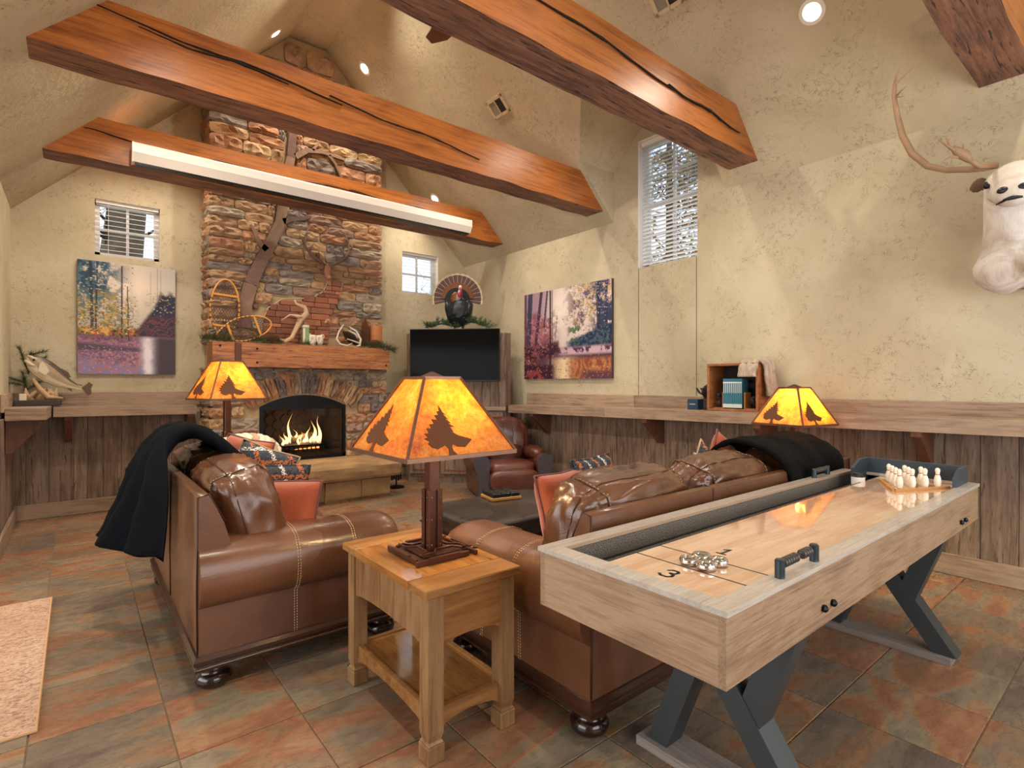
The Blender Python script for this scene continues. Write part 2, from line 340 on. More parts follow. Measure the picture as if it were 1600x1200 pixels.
M['bluebox'] = plain('blue_box', '#24405c', .6, noise_amt=.3, bump=.2); M['darktwig'] = plain('dark_cone_cluster', '#2f2730', .8, noise_amt=.3)
M['basket'] = plain('woven_basket', '#a8864c', .7, noise_amt=.2, bump=.7)
M['outlet'] = plain('dark_outlet_plate', '#23262a', .4, bump=0); M['wire'] = plain('black_cord', '#111113', .5, bump=0)
M['vent_white'] = plain('cream_vent', '#cbbd98', .5, bump=0); M['vent_dark'] = plain('vent_backing', '#2f2d2c', .8, bump=0)  # the dark vent colour is for the backing sheet behind the louvres
M['fan_blade'] = wood('fan_blade_wood', ['#4a2e22', '#6b4432', '#7d5640'], 'X', 2, .45, .1)
M['blind'] = plain('white_blind_slat', '#e4e4e6', .5, bump=0, noise_amt=.02)
M['choc'] = plain('black_tile_game_piece', '#15181c', .3, bump=0); M['tray'] = plain('bamboo_tray', '#b8854a', .5)
M['copper'] = plain('copper_strip', '#b0623c', .4, .6, bump=0)
M['jar'] = plain('dark_jar', '#1d2226', .25, bump=0); M['paper'] = plain('white_paper_label', '#e8e6e0', .7, bump=0)
M['house'] = plain('exterior_shingle', '#7a6f50', .9, noise_amt=.5, bump=.8)

# ---------------------------------------------------------------- mesh builder
class MB:
    def __init__(s): s.v = []; s.f = []; s.mi = []; s.c = None
    def add(s, vs, fs, mi=0):
        k = len(s.v); s.v += [tuple(p) for p in vs]; s.f += [tuple(i + k for i in f) for f in fs]; s.mi += [mi] * len(fs); return s
    def box(s, a, b, mi=0, bev=0, mat=None):
        x0, y0, z0 = (min(a[i], b[i]) for i in range(3)); x1, y1, z1 = (max(a[i], b[i]) for i in range(3))
        if bev:
            e = min(bev, (x1 - x0) * .45, (y1 - y0) * .45, (z1 - z0) * .45)
            bm = bmesh.new(); bmesh.ops.create_cube(bm, size=1)
            for v in bm.verts: v.co = Vector(((x0 + x1) / 2 + v.co.x * (x1 - x0), (y0 + y1) / 2 + v.co.y * (y1 - y0), (z0 + z1) / 2 + v.co.z * (z1 - z0)))
            bmesh.ops.bevel(bm, geom=bm.edges[:], offset=e, segments=1, affect='EDGES')
            vs = [v.co.copy() for v in bm.verts]; fs = [[v.index for v in f.verts] for f in bm.faces]; bm.free()
        else:
            vs = [Vector(p) for p in ((x0, y0, z0), (x1, y0, z0), (x1, y1, z0), (x0, y1, z0), (x0, y0, z1), (x1, y0, z1), (x1, y1, z1), (x0, y1, z1))]
            fs = [(0, 3, 2, 1), (4, 5, 6, 7), (0, 1, 5, 4), (1, 2, 6, 5), (2, 3, 7, 6), (3, 0, 4, 7)]
        if mat: vs = [mat @ v for v in vs]
        return s.add(vs, fs, mi)
    def prism(s, poly, fn, d0, d1, mi=0):
        """poly: 2-D outline; fn(a,b,d) -> 3-D point; extruded from d0 to d1"""
        n = len(poly); vs = [fn(a, b, d0) for a, b in poly] + [fn(a, b, d1) for a, b in poly]
        fs = [tuple(range(n))[::-1], tuple(range(n, 2 * n))] + [(i, (i + 1) % n, n + (i + 1) % n, n + i) for i in range(n)]
        return s.add(vs, fs, mi)
    def loft(s, rings, mi=0, cap=True, closed=True):
        n = len(rings[0]); k = len(s.v); vs = [p for r in rings for p in r]; fs = []
        for j in range(len(rings) - 1):
            for i in range(n if closed else n - 1):
                a, b = j * n + i, j * n + (i + 1) % n; fs.append((a, b, b + n, a + n))
        if cap and closed: fs.append(tuple(range(n))[::-1]); fs.append(tuple(range((len(rings) - 1) * n, len(rings) * n)))
        return s.add(vs, fs, mi)
    def lathe(s, prof, c=(0, 0, 0), seg=20, mi=0, mat=None):
        rings = []
        for r, z in prof:
            ring = [Vector((r * math.cos(2 * PI * i / seg), r * math.sin(2 * PI * i / seg), z)) for i in range(seg)]
            rings.append([(mat @ p if mat else p) + Vector(c) for p in ring])
        return s.loft(rings, mi)
    def cyl(s, p, q, r, r2=None, seg=12, mi=0): return s.tube([p, q], [r, r if r2 is None else r2], seg, mi)
    def tube(s, pts, rad, seg=8, mi=0, closed=False):
        pts = [Vector(p) for p in pts]; n = len(pts)
        if not hasattr(rad, '__len__'): rad = [rad] * n
        rings = []; prev = None
        for i, p in enumerate(pts):
            if closed: t = pts[(i + 1) % n] - pts[i - 1]
            else: t = pts[min(i + 1, n - 1)] - pts[max(i - 1, 0)]
            t = t.normalized() if t.length > 1e-9 else Vector((0, 0, 1))
            if prev is None: u = t.orthogonal().normalized()
            else:
                u = prev - t * prev.dot(t); u = u.normalized() if u.length > 1e-6 else t.orthogonal().normalized()
            prev = u; w_ = t.cross(u)
            rings.append([p + (u * math.cos(2 * PI * k / seg) + w_ * math.sin(2 * PI * k / seg)) * rad[i] for k in range(seg)])
        if closed: rings.append(rings[0]); return s.loft(rings, mi, cap=False)
        return s.loft(rings, mi)
    def sphere(s, c, r, seg=12, rings=8, mi=0, mat=None, sc=(1, 1, 1)):
        prof = [(math.sin(PI * i / rings) * 1., -math.cos(PI * i / rings)) for i in range(rings + 1)]
        prof[0] = (1e-4, -1); prof[-1] = (1e-4, 1)
        m = Matrix.Diagonal((r * sc[0], r * sc[1], r * sc[2])).to_3x3()
        if mat: m = mat.to_3x3() @ m
        return s.lathe(prof, c, seg, mi, m)
    def build(s, name, mat, parent=None, smooth=False, auto=None):
        me = bpy.data.meshes.new(name); me.from_pydata([tuple(v) for v in s.v], [], s.f)
        mats = mat if isinstance(mat, (list, tuple)) else [mat]
        for m in mats: me.materials.append(m)
        if len(mats) > 1: me.polygons.foreach_set('material_index', s.mi)
        if smooth: me.polygons.foreach_set('use_smooth', [True] * len(me.polygons))
        bm = bmesh.new(); bm.from_mesh(me); bmesh.ops.recalc_face_normals(bm, faces=bm.faces); bm.to_mesh(me); bm.free()
        if auto is not None:
            me.polygons.foreach_set('use_smooth', [True] * len(me.polygons))
            try: me.set_sharp_from_angle(angle=auto)
            except Exception: pass
        me.update(); return link(name, me, parent)
def link(name, me, parent=None):
    o = bpy.data.objects.new(name, me); COL.objects.link(o)
    if parent: o.parent = parent
    return o
def tag(o, label=None, cat=None, group=None, kind=None):
    if label: o['label'] = label
    if cat: o['category'] = cat
    if group: o['group'] = group
    if kind: o['kind'] = kind
    return o
def thing(name, label, cat, loc=(0, 0, 0), rz=0, group=None):
    o = bpy.data.objects.new(name, None); COL.objects.link(o); o.empty_display_size = .1
    o.location = loc; o.rotation_euler = (0, 0, rz); return tag(o, label, cat, group)
def struct(o): o['kind'] = 'structure'; return o
def copy_tree(o, parent=None):
    c = o.copy(); COL.objects.link(c)
    if parent: c.parent = parent
    for ch in list(o.children): copy_tree(ch, c)
    return c
def inst(name, me, parent, loc, sc=(1, 1, 1), rot=(0, 0, 0)):
    o = bpy.data.objects.new(name, me); COL.objects.link(o); o.parent = parent; o.location = loc; o.scale = sc; o.rotation_euler = rot; return o
def fbm(p, o=4): return mnoise.fractal(Vector(p), .8, 2.1, o, noise_basis='PERLIN_ORIGINAL')
X_L, X_R, Y_B, Y_F = -.49, 4.739, 7.04, -2.0
Z_EL, Z_ER, Z_RG = 3.0, 3.153, 5.482
XA, XB = X_L + (Z_RG - Z_EL), X_R - (Z_RG - Z_ER)      # flat strip between the slopes

# ================================================================ SETTING
fl = MB(); fl.box((-3.1, Y_F, -.12), (X_R + .1, Y_B + .1, -.006)); floor = struct(fl.build('floor', M['grout']))
TX, TY, X0, Y0 = .4205, .4365, .281, .457
tiles = []
for k in range(8):
    b = MB(); g = 4
    b.box((-TX / 2 + .0025, -TY / 2 + .0025, -.016), (TX / 2 - .0025, TY / 2 - .0025, 0), bev=.0015)
    o = b.build('slate_tile', M['slate']); tiles.append(o.data); bpy.data.objects.remove(o)
random.seed(3); nt = 0; far = MB()
for i in range(-8, 11):
    for j in range(-6, 16):
        cx, cy = X0 + (i + .5) * TX, Y0 + (j + .5) * TY
        if cy - TY / 2 > Y_B or cx - TX / 2 > X_R: continue
        if cy > 5.1 and cx < -.55: continue
        r = Vector((cx * _c - cy * _s, cx * _s + cy * _c))
        seen = r.y > .3 and abs(r.x) / r.y < 1.15 and CAM_H / r.y < .9
        if seen: inst('slate_tile', tiles[nt % 8], floor, (cx, cy, 0), rot=(0, 0, PI * (nt % 2))); nt += 1
        elif cx > -3 and cy > Y_F + .1: far.box((cx - TX / 2 + .0035, cy - TY / 2 + .0035, -.016), (cx + TX / 2 - .0035, cy + TY / 2 - .0035, 0))
far.build('distant_tiles', M['slate'], floor)['kind'] = 'stuff'

def panel_with_holes(b, fn, a0, a1, z0, z1, holes):
    """rectangle a0..a1 x z0..z1 cut by rectangular holes; fn(a,z)->point"""
    As = sorted({a0, a1, *[h[0] for h in holes], *[h[1] for h in holes]}); Zs = sorted({z0, z1, *[h[2] for h in holes], *[h[3] for h in holes]})
    for i in range(len(As) - 1):
        for j in range(len(Zs) - 1):
            ca, cz = (As[i] + As[i + 1]) / 2, (Zs[j] + Zs[j + 1]) / 2
            if any(h[0] < ca < h[1] and h[2] < cz < h[3] for h in holes): continue
            b.add([fn(As[i], Zs[j]), fn(As[i + 1], Zs[j]), fn(As[i + 1], Zs[j + 1]), fn(As[i], Zs[j + 1])], [(0, 1, 2, 3)])
W1 = (.149, .716, 2.664, 3.247); W2 = (3.665, 4.262, 2.645, 3.25); W3 = (2.95, 3.668, 2.575, 3.95)
D0, D1, DZ = 2.65, 4.01, 3.71; DM = (D0 + D1) / 2; DP = DZ + (D1 - D0) / 2
b = MB(); panel_with_holes(b, lambda a, z: (a, Y_B, z), X_L - .02, X_R + .02, -.02, 5.6, [W1, W2]); wall_back = struct(b.build('wall_back', M['plaster']))
b = MB(); panel_with_holes(b, lambda a, z: (X_R, a, z), Y_F, Y_B, -.02, Z_ER, [W3[:2] + (W3[2], Z_ER)])
for poly in ([(D0, Z_ER), (W3[0], Z_ER), (W3[0], DZ + W3[0] - D0), (D0, DZ)], [(W3[1], Z_ER), (D1, Z_ER), (D1, DZ), (W3[1], DZ + D1 - W3[1])],
             [(W3[0], W3[3]), (W3[1], W3[3]), (W3[1], DZ + D1 - W3[1]), (DM, DP), (W3[0], DZ + W3[0] - D0)]):
    b.add([(X_R, a, z) for a, z in poly], [tuple(range(len(poly)))])
wall_right = struct(b.build('wall_right', M['plaster']))
b = MB(); b.add([(X_L, 5.0, 0), (X_L, Y_B, 0), (X_L, Y_B, Z_EL), (X_L, 5.0, Z_EL), (X_L, Y_F, 2.4), (X_L, 5.0, 2.4), (X_L, Y_F, Z_EL)], [(0, 1, 2, 3), (4, 5, 3, 6)])
b.add([(X_L, 5, 0), (-3.1, 5, 0), (-3.1, 5, 2.4), (X_L, 5, 2.4), (-3.1, Y_F, 0), (-3.1, Y_F, 2.4)], [(0, 1, 2, 3), (1, 4, 5, 2)])
wall_left = struct(b.build('wall_left', M['plaster']))
b = MB(); b.add([(-3.1, Y_F, 0), (X_R, Y_F, 0), (X_R, Y_F, 5.6), (-3.1, Y_F, 5.6)], [(0, 1, 2, 3)]); struct(b.build('wall_front', M['plaster']))
b = MB()
def slope(y): return [(XB, y, Z_RG), (X_R, y, Z_ER)]
VX = X_R - (DZ - Z_ER); PX = X_R - (DP - Z_ER)
for ya, yb in ((Y_F, D0), (D1, Y_B)):
    p, q = slope(ya); r, t_ = slope(yb); b.add([p, q, t_, r], [(0, 1, 2, 3)])
b.add([(XB, D0, Z_RG), (VX, D0, DZ), (PX, DM, DP), (VX, D1, DZ), (XB, D1, Z_RG)], [(0, 1, 2, 3, 4)])
for y in (D0, D1): b.add([(X_R, y, Z_ER), (X_R, y, DZ), (VX, y, DZ)], [(0, 1, 2)])
for y in (D0, D1): b.add([(X_R, y, DZ), (VX, y, DZ), (PX, DM, DP), (X_R, DM, DP)], [(0, 1, 2, 3)])
b.add([(XA, Y_F, Z_RG), (XB, Y_F, Z_RG), (XB, Y_B, Z_RG), (XA, Y_B, Z_RG)], [(0, 1, 2, 3)])
b.add([(X_L, Y_F, Z_EL), (XA, Y_F, Z_RG), (XA, Y_B, Z_RG), (X_L, Y_B, Z_EL)], [(0, 1, 2, 3)])
b.add([(-3.1, Y_F, 2.4), (X_L, Y_F, 2.4), (X_L, 5, 2.4), (-3.1, 5, 2.4)], [(0, 1, 2, 3)])
ceiling = struct(b.build('ceiling', M['plaster']))
# thin control joints in the plaster below the dormer window
b = MB()
for y in (3.66, 2.96): b.box((X_R - .002, y - .003, 1.2), (X_R - .0005, y + .003, 2.575))
struct(b.build('trim_1', plain('joint_line', '#5f5238', .9, bump=0)))

# ---- windows
def window(name, fn, a0, a1, z0, z1, cols, rows, depth, blind=None):
    """fn(a, d, z): a along wall, d outward depth"""
    def bx(B, a, d, z, a2, d2, z2): 
        p, q = fn(a, d, z), fn(a2, d2, z2); B.box(p, q)
    fr = MB(); t = .045
    for (p, q) in (((a0, depth, z0), (a0 + t, depth + .05, z1)), ((a1 - t, depth, z0), (a1, depth + .05, z1)), ((a0, depth, z0), (a1, depth + .05, z0 + t)), ((a0, depth, z1 - t), (a1, depth + .05, z1))): bx(fr, *p, *q)
    o = struct(fr.build(name, M['white']))
    rv = MB()   # reveals
    P = lambda a, d, z: fn(a, d, z)
    for (a, z, c, d_) in ((a0, z0, a0, z1), (a1, z0, a1, z1), (a0, z0, a1, z0), (a0, z1, a1, z1)):
        rv.add([P(a, 0, z), P(c, 0, d_), P(c, depth + .06, d_), P(a, depth + .06, z)], [(0, 1, 2, 3)])
    rv.build('window_reveal', M['white'], o)
    ia, ib, iz, jz = a0 + t, a1 - t, z0 + t, z1 - t
    for i in range(1, cols):
        m_ = MB(); x = ia + (ib - ia) * i / cols; bx(m_, x - .012, depth + .008, iz, x + .012, depth + .038, jz); m_.build('muntin', M['white'], o)
    for j in range(1, rows):
        m_ = MB(); z = iz + (jz - iz) * j / rows; bx(m_, ia, depth + .006, z - .012, ib, depth + .036, z + .012); m_.build('muntin', M['white'], o)
    for i in range(cols):
        for j in range(rows):
            p_ = MB(); bx(p_, ia + (ib - ia) * i / cols, depth + .02, iz + (jz - iz) * j / rows, ia + (ib - ia) * (i + 1) / cols, depth + .024, iz + (jz - iz) * (j + 1) / rows); p_.build('pane', M['glass'], o)
    return o
BK = lambda a, d, z: (a, Y_B + d, z)
RT = lambda a, d, z: (X_R + d, a, z)
window('window_1', BK, *W1, 2, 2, .10); window('window_2', BK, *W2, 2, 2, .10); window('window_3', RT, *W3, 2, 4, .13)
def blind(label, fn, a0, a1, z0, z1, step, dep, tilt=.9, head=.05):
    t = thing('window_blind', label, 'blind')
    h = MB(); h.box(fn(a0 + .01, dep - .035, z1 - head), fn(a1 - .01, dep + .01, z1 - .003)); h.build('headrail', M['white'], t)
    sl = MB(); z = z1 - head - .01
    while z > z0 + .02:
        p = [fn(a0 + .012, dep - .022, z - .022 * tilt), fn(a1 - .012, dep - .022, z - .022 * tilt), fn(a1 - .012, dep + .012, z + .012 * tilt), fn(a0 + .012, dep + .012, z + .012 * tilt)]
        up = Vector((0, 0, .0035)); sl.add(p + [Vector(q) + up for q in p], [(0, 1, 2, 3), (4, 5, 6, 7), (0, 1, 5, 4), (1, 2, 6, 5), (2, 3, 7, 6), (3, 0, 4, 7)]); z -= step
    sl.build('slats', M['blind'], t)['kind'] = 'stuff'
    c = MB()
    for f in (.2, .8): c.box(fn(a0 + (a1 - a0) * f - .0015, dep - .024, z0 + .015), fn(a0 + (a1 - a0) * f + .0015, dep - .021, z1 - head))
    c.build('ladder_cord', M['white'], t)
blind('white slatted blind lowered over the tall dormer window', RT, *W3, .042, .085)
blind('white blind in the small window above the left canvas', BK, *W1, .052, .062, .12, .035)
blind('white blind in the small window above the turkey', BK, *W2, .052, .062, .12, .035)

# ---- wainscot boards, baseboards, shelves
random.seed(11)
def plank_mesh(w_, h_, d_=.02):
    b = MB(); b.box((-w_ / 2 + .0015, -d_ / 2, 0), (w_ / 2 - .0015, d_ / 2, h_), bev=.002); o = b.build('board', M['barn_v']); me = o.data; bpy.data.objects.remove(o); return me
PL = [(w_, plank_mesh(w_, 1.)) for w_ in (.11, .13, .15, .17, .19)]
def boards(parent, p0, dirv, length, z0, ztop, rz):
    s = 0
    while s < length - .03:
        w_, me = random.choice(PL); w_ = min(w_, length - s) if length - s < .11 else w_
        if s + w_ > length: w_ = length - s
        z1 = ztop(s + w_ / 2) if callable(ztop) else ztop
        base = next(m for k, m in PL if k >= w_ - 1e-6); bw = next(k for k, m in PL if k >= w_ - 1e-6)
        off = random.uniform(0, .004)
        nrm = Vector((-dirv[1], dirv[0], 0))
        p = Vector(p0) + Vector(dirv) * (s + w_ / 2) + nrm * off
        inst('board', base, parent, (p.x, p.y, z0), (w_ / bw, 1, z1 - z0), (0, 0, rz)); s += w_
SH = lambda y: 1.109 - .0115 * y
boards(wall_right, (X_R - .014, .1, 0), (0, 1, 0), 6.9, .13, lambda s: SH(s) - .10, PI / 2)
boards(wall_back, (X_L, Y_B - .014, 0), (1, 0, 0), 1.6, .13, 1.01, 0)
boards(wall_back, (3.14, Y_B - .014, 0), (1, 0, 0), 1.5, .13, 1.0, 0)
boards(wall_left, (X_L + .014, 5.0, 0), (0, 1, 0), 2.0, .13, 1.03, PI / 2)
def board_row(parent, name, a, b_, along, mat, seg=1.6, bev=.004):
    """a horizontal board run split into butt-jointed boards"""
    (x0, y0, z0), (x1, y1, z1) = a, b_; i = 'xy'.index(along); lo, hi = (a[i], b_[i]); s = lo
    while s < hi - .01:
        e = min(hi, s + seg * random.uniform(.8, 1.25)); 
        if hi - e < .3: e = hi
        q = MB(); p, r = list(a), list(b_); p[i], r[i] = s + .001, e - .001; q.box(p, r, bev=bev); q.build(name, M[mat], parent); s = e
def strut(name, a, b_, mat, bev=.005): return struct(MB().box(a, b_, bev=bev).build(name, M[mat]))
strut('baseboard_right', (X_R - .05, .1, 0), (X_R - .025, 7.0, .145), 'barn_y'); strut('baseboard_back', (X_L, Y_B - .05, 0), (1.08, Y_B - .025, .145), 'barn_h')
strut('baseboard_left', (X_L + .025, 5.0, 0), (X_L + .05, Y_B - .05, .145), 'barn_y')
for yy in ((.1, 1.9), (1.9, 3.7), (3.7, 5.5)): strut('trim_2', (X_R - .028, yy[0] + .002, SH(yy[0]) - .03), (X_R - .002, yy[1] - .002, 1.198), 'barn_y')
strut('trim_3', (X_L, Y_B - .028, 1.08), (1.10, Y_B - .002, 1.235), 'barn_h'); strut('trim_4', (X_L + .002, 6.1, 1.08), (X_L + .028, Y_B - .03, 1.235), 'barn_y')
strut('trim_5', (3.15, Y_B - .028, 1.05), (3.6, Y_B - .002, 1.2), 'barn_h')

def shelf_slab(parent, name, pts_top, th, mat):
    b = MB(); n = len(pts_top); b.add([*pts_top, *[(x, y, z - th) for x, y, z in pts_top]], [tuple(range(n)), tuple(range(n, 2 * n))[::-1]] + [(i, n + i, n + (i + 1) % n, (i + 1) % n) for i in range(n)])
    return b.build(name, M[mat], parent)
shr = thing('bar_shelf', 'long weathered barnwood bar shelf running along the right wall', 'shelf', (4.57, 3, 1.0))
def loc_of(parent, o): o.matrix_parent_inverse = Matrix.Translation(-parent.location); return o
for ya, yb in ((.1, 2.05), (2.05, 3.85), (3.85, 5.5)):
    loc_of(shr, shelf_slab(shr, 'shelf_board', [(4.40, ya + .001, SH(ya)), (X_R - .03, ya + .001, SH(ya)), (X_R - .03, yb - .001, SH(yb)), (4.40, yb - .001, SH(yb))], .10, 'barn_y'))
def bracket(parent, fn, z, w_=.06, d=.30, h=.26):
    b = MB(); b.prism([(0, z), (d, z), (d, z - .035), (.04, z - h), (0, z - h)], fn, -w_ / 2, w_ / 2); return loc_of(parent, b.build('bracket', M['bracket'], parent))
for y in (5.05, 3.34, 2.197, 1.10): bracket(shr, lambda a, z, d, y=y: (X_R - .03 - a, y + d, z), SH(y) - .1)
shb = thing('corner_bar_shelf', 'weathered barnwood bar shelf under the left canvas', 'shelf', (.4, 6.88, 1.0))
loc_of(shb, shelf_slab(shb, 'shelf_board', [(-.17, 6.70, 1.10), (1.02, 6.70, 1.09), (1.02, Y_B - .03, 1.09), (-.17, Y_B - .03, 1.10)], .095, 'barn_h'))
for x in (-.06, .97): bracket(shb, lambda a, z, d, x=x: (x + d, Y_B - .03 - a, z), 1.0, d=.26)
shl = thing('end_bar_shelf', 'short barnwood shelf end jutting out at the far left wall', 'shelf', (-.33, 6.4, 1.0))
loc_of(shl, shelf_slab(shl, 'shelf_board', [(X_L + .03, 6.10, 1.112), (-.20, 6.10, 1.112), (-.175, 7.0, 1.112), (X_L + .03, 7.0, 1.112)], .10, 'barn_h'))
bracket(shl, lambda a, z, d: (X_L + .03 + a, 6.2 + d, z), 1.012, d=.24, h=.28)
ol = thing('wall_outlet', 'dark wall outlet plate on the barnwood under the left shelf', 'outlet', (.445, Y_B - .036, .37))
MB().box((-.04, -.006, -.06), (.04, .006, .06), bev=.003).build('cover_plate', M['outlet'], ol)
for z in (-.025, .025): MB().box((-.018, -.01, z - .016), (.018, -.004, z + .016), bev=.003).build('socket', M['blackmetal'], ol)

# ---- ceiling beams
def beam(yf, yb, label, seed, cracks):
    z0, z1 = 3.27, 3.64
    t = thing('ceiling_beam', label, 'beam', (2.2, (yf + yb) / 2, z0), group=None)
    xl0, xl1 = X_L + (z0 - Z_EL), X_L + (z1 - Z_EL); xr0, xr1 = X_R - (z0 - Z_ER), X_R - (z1 - Z_ER)
    n = 60; rings = []; random.seed(seed)
    for i in range(n + 1):
        f = i / n; ring = []
        for (yy, zz, a, bb) in ((yf, z0, xl0, xr0), (yf, (z0 + z1) / 2, (xl0 + xl1) / 2, (xr0 + xr1) / 2), (yf, z1, xl1, xr1), (yb, z1, xl1, xr1), (yb, (z0 + z1) / 2, (xl0 + xl1) / 2, (xr0 + xr1) / 2), (yb, z0, xl0, xr0), ((yf + yb) / 2, z0, xl0, xr0)):
            x = a + (bb - a) * f; w_ = .012 if 0 < i < n else 0
            dy = mnoise.noise((x * 1.7, yy * 9, seed)) * w_; dz = mnoise.noise((x * 2.9, yy * 7, seed + 5)) * w_ * (1.3 if zz == z0 else .6)
            ring.append(Vector((x - 2.2, yy + dy - (yf + yb) / 2, zz + dz - z0)))
        rings.append(ring)
    B = MB(); m = len(rings[0]); vs = [p for r in rings for p in r]; k = 0
    for j in range(n):
        for i in range(m):
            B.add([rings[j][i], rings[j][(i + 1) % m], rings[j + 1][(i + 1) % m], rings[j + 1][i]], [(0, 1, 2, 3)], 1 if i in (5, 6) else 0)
    B.add(rings[0], [tuple(range(m))]); B.add(rings[-1], [tuple(range(m))])
    o = B.build('timber', [M['beam'], M['beam_dark']], t)
    cm = MB()
    for (fa, za, fb, zb) in cracks:
        N = 22; top, bot = [], []
        for i in range(N + 1):
            f = i / N; x = fa + (fb - fa) * f - 2.2; z = za + (zb - za) * f + .012 * math.sin(f * 9 + seed) + .006 * mnoise.noise((f * 8, seed, 0)); h = .0042 * math.sin(PI * f) ** .8 * (1 + 1.2 * mnoise.noise((f * 14, 3, seed))) + .0006
            top.append((x, (yf - yb) / 2 - .013, z + h)); bot.append((x, (yf - yb) / 2 - .013, z - h))
        for i in range(N): 
            q = [top[i], top[i + 1], bot[i + 1], bot[i]]; cm.add(q + [(a, b_ + .02, c) for a, b_, c in q], [(0, 1, 2, 3), (4, 5, 6, 7), (0, 1, 5, 4), (2, 3, 7, 6)])
    if cracks: cm.build('drying_crack', M['crack'], t)
    return t
beam(.55, .81, 'hewn timber ceiling beam in the upper right corner, above the reindeer', 4, [(1.5, .2, 3.5, .18)])
beam(2.29, 2.55, 'orange timber ceiling beam crossing in front of the dormer window', 3, [(1.6, .27, 3.4, .19), (3.3, .2, 4.3, .15), (.4, .15, 1.5, .2)])
beam(4.06, 4.32, 'longest-looking timber ceiling beam, bare, between the screen beam and the dormer', 2, [(.05, .31, 1.6, .22), (1.5, .24, 2.9, .14), (.3, .26, 1.2, .24)])
beam(5.89, 6.15, 'timber ceiling beam nearest the fireplace with the white screen case on it', 1, [(.05, .24, 1.1, .2), (1.0, .215, 2.6, .235), (2.4, .24, 3.6, .21)])
a_, b_ = ony(207, 246, 5.80), ony(733, 358, 5.80)
sc = thing('projector_screen_case', 'long white projector screen case fixed along the beam by the fireplace', 'projector screen', (2.15, 5.8, 3.36))
MB().prism([(.085, .085), (-.055, .085), (-.06, .07), (-.06, .0), (-.02, -.075), (.085, -.075)], lambda p, q_, d: (d, p, q_), a_.x - 2.15, b_.x - 2.15).build('case', M['screen_case'], sc)
MB().box((a_.x - 2.13, -.02, -.094), (b_.x - 2.17, .05, -.074)).build('roller_slot', M['blackmetal'], sc)
for s_ in (a_.x - 2.15, b_.x - 2.15): MB().prism([(.087, .087), (-.057, .087), (-.062, .07), (-.062, .0), (-.02, -.078), (.087, -.078)], lambda p, q_, d: (d, p, q_), s_ - .006, s_ + .006).build('end_cap', M['white'], sc)

# ---- downlights, vents, fan
def slope_frame(p, side):
    n = Vector((-1, 0, -1) if side > 0 else (1, 0, -1)).normalized(); y = Vector((0, 1, 0)); x = y.cross(n)
    return Matrix.Translation(p) @ Matrix(((x.x, y.x, n.x, 0), (x.y, y.y, n.y, 0), (x.z, y.z, n.z, 0), (0, 0, 0, 1)))
def slope_thing(name, label, cat, p, side, group=None):
    t = bpy.data.objects.new(name, None); COL.objects.link(t); t.matrix_world = slope_frame(p, side); return tag(t, label, cat, group)
RP, RN = (X_R, 0, Z_ER), (1, 0, 1); LP_, LN = (X_L, 0, Z_EL), (-1, 0, 1)
def can(label, p, side, e=16):
    t = slope_thing('recessed_downlight', label, 'ceiling light', p, side, None)
    MB().lathe([(.058, 0), (.085, 0), (.085, .006), (.06, .010), (.055, .004)], seg=28).build('trim_ring', M['white'], t, auto=.6)
    MB().lathe([(.001, .002), (.056, .002), (.056, .004), (.001, .004)], seg=24).build('lens', M['canlight'], t)
    n = Vector((-1, 0, -1) if side > 0 else (1, 0, -1)).normalized()
    light('ceiling_spot', 'SPOT', Vector(p) + n * .03, e, WARM, (0, (.35 if side > 0 else -.35), 0), spot=2.3, blend=.8, radius=.05)
can('glowing recessed downlight high on the right slope near the reindeer', onp(1269, 18, RP, RN), 1, 42)
can('small bright recessed downlight right of the chimney top', onp(570, 107, RP, RN), 1, 42)
can('recessed downlight low on the right slope above the screen beam end', onp(680, 311, RP, RN), 1, 40)
can('recessed downlight left of the chimney top', onp(430, 52, LP_, LN), -1, 42)
for (x, y, z, e, rx, ry) in ((.45, 4.9, 3.85, 105, 0, -.2), (.45, 6.3, 3.8, 45, 0, -.1), (.5, 3.0, 3.85, 100, 0, -.2), (3.9, 3.3, 3.95, 30, 0, .3), (3.9, 5.0, 3.95, 55, 0, .2), (1.2, 1.0, 4.6, 90, 0, 0), (3.2, .2, 4.6, 90, 0, 0), (2.2, 5.1, 5.4, 190, 0, 0), (2.2, 3.3, 5.4, 130, 0, 0)):
    light('ceiling_spot', 'SPOT', (x, y, z), e, WARM, (rx, ry, 0), spot=2.6, blend=.9)  # extra spots without fixtures, added to brighten ceiling, walls and chimney
def vent(label, p, w_=.15, h_=.22):
    t = slope_thing('ceiling_vent', label, 'vent', p, 1)
    f = MB()
    for q in (((-w_, -h_, 0), (w_, -h_ + .03, .01)), ((-w_, h_ - .03, 0), (w_, h_, .01)), ((-w_, -h_, 0), (-w_ + .03, h_, .01)), ((w_ - .03, -h_, 0), (w_, h_, .01)), ((-w_, -.006, 0), (w_, .006, .01))): f.box(*q)
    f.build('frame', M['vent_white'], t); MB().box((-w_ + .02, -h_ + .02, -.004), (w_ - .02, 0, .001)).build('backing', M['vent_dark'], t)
    MB().box((-w_ + .03, 0, -.004), (w_ - .03, h_ - .03, .004)).build('damper_plate', plain('vent_grey', '#8d8478', .6), t)
    for i in range(5):
        x = -w_ + .045 + i * (2 * w_ - .09) / 4; MB().box((x - .006, -h_ + .03, .001), (x + .006, -.008, .009)).build('louvre', M['tvframe'], t)
vent('cream metal ceiling vent on the right slope between two beams', onp(778, 167, RP, RN), .10, .13)
vent('cream ceiling vent cut off by the top edge above the front beam', onp(1040, -6, RP, RN), .10, .13)
fan = thing('ceiling_fan', 'dark wooden ceiling fan mostly hidden behind the dormer beam, one blade tip showing', 'fan', (2.2, 3.0, 4.0))
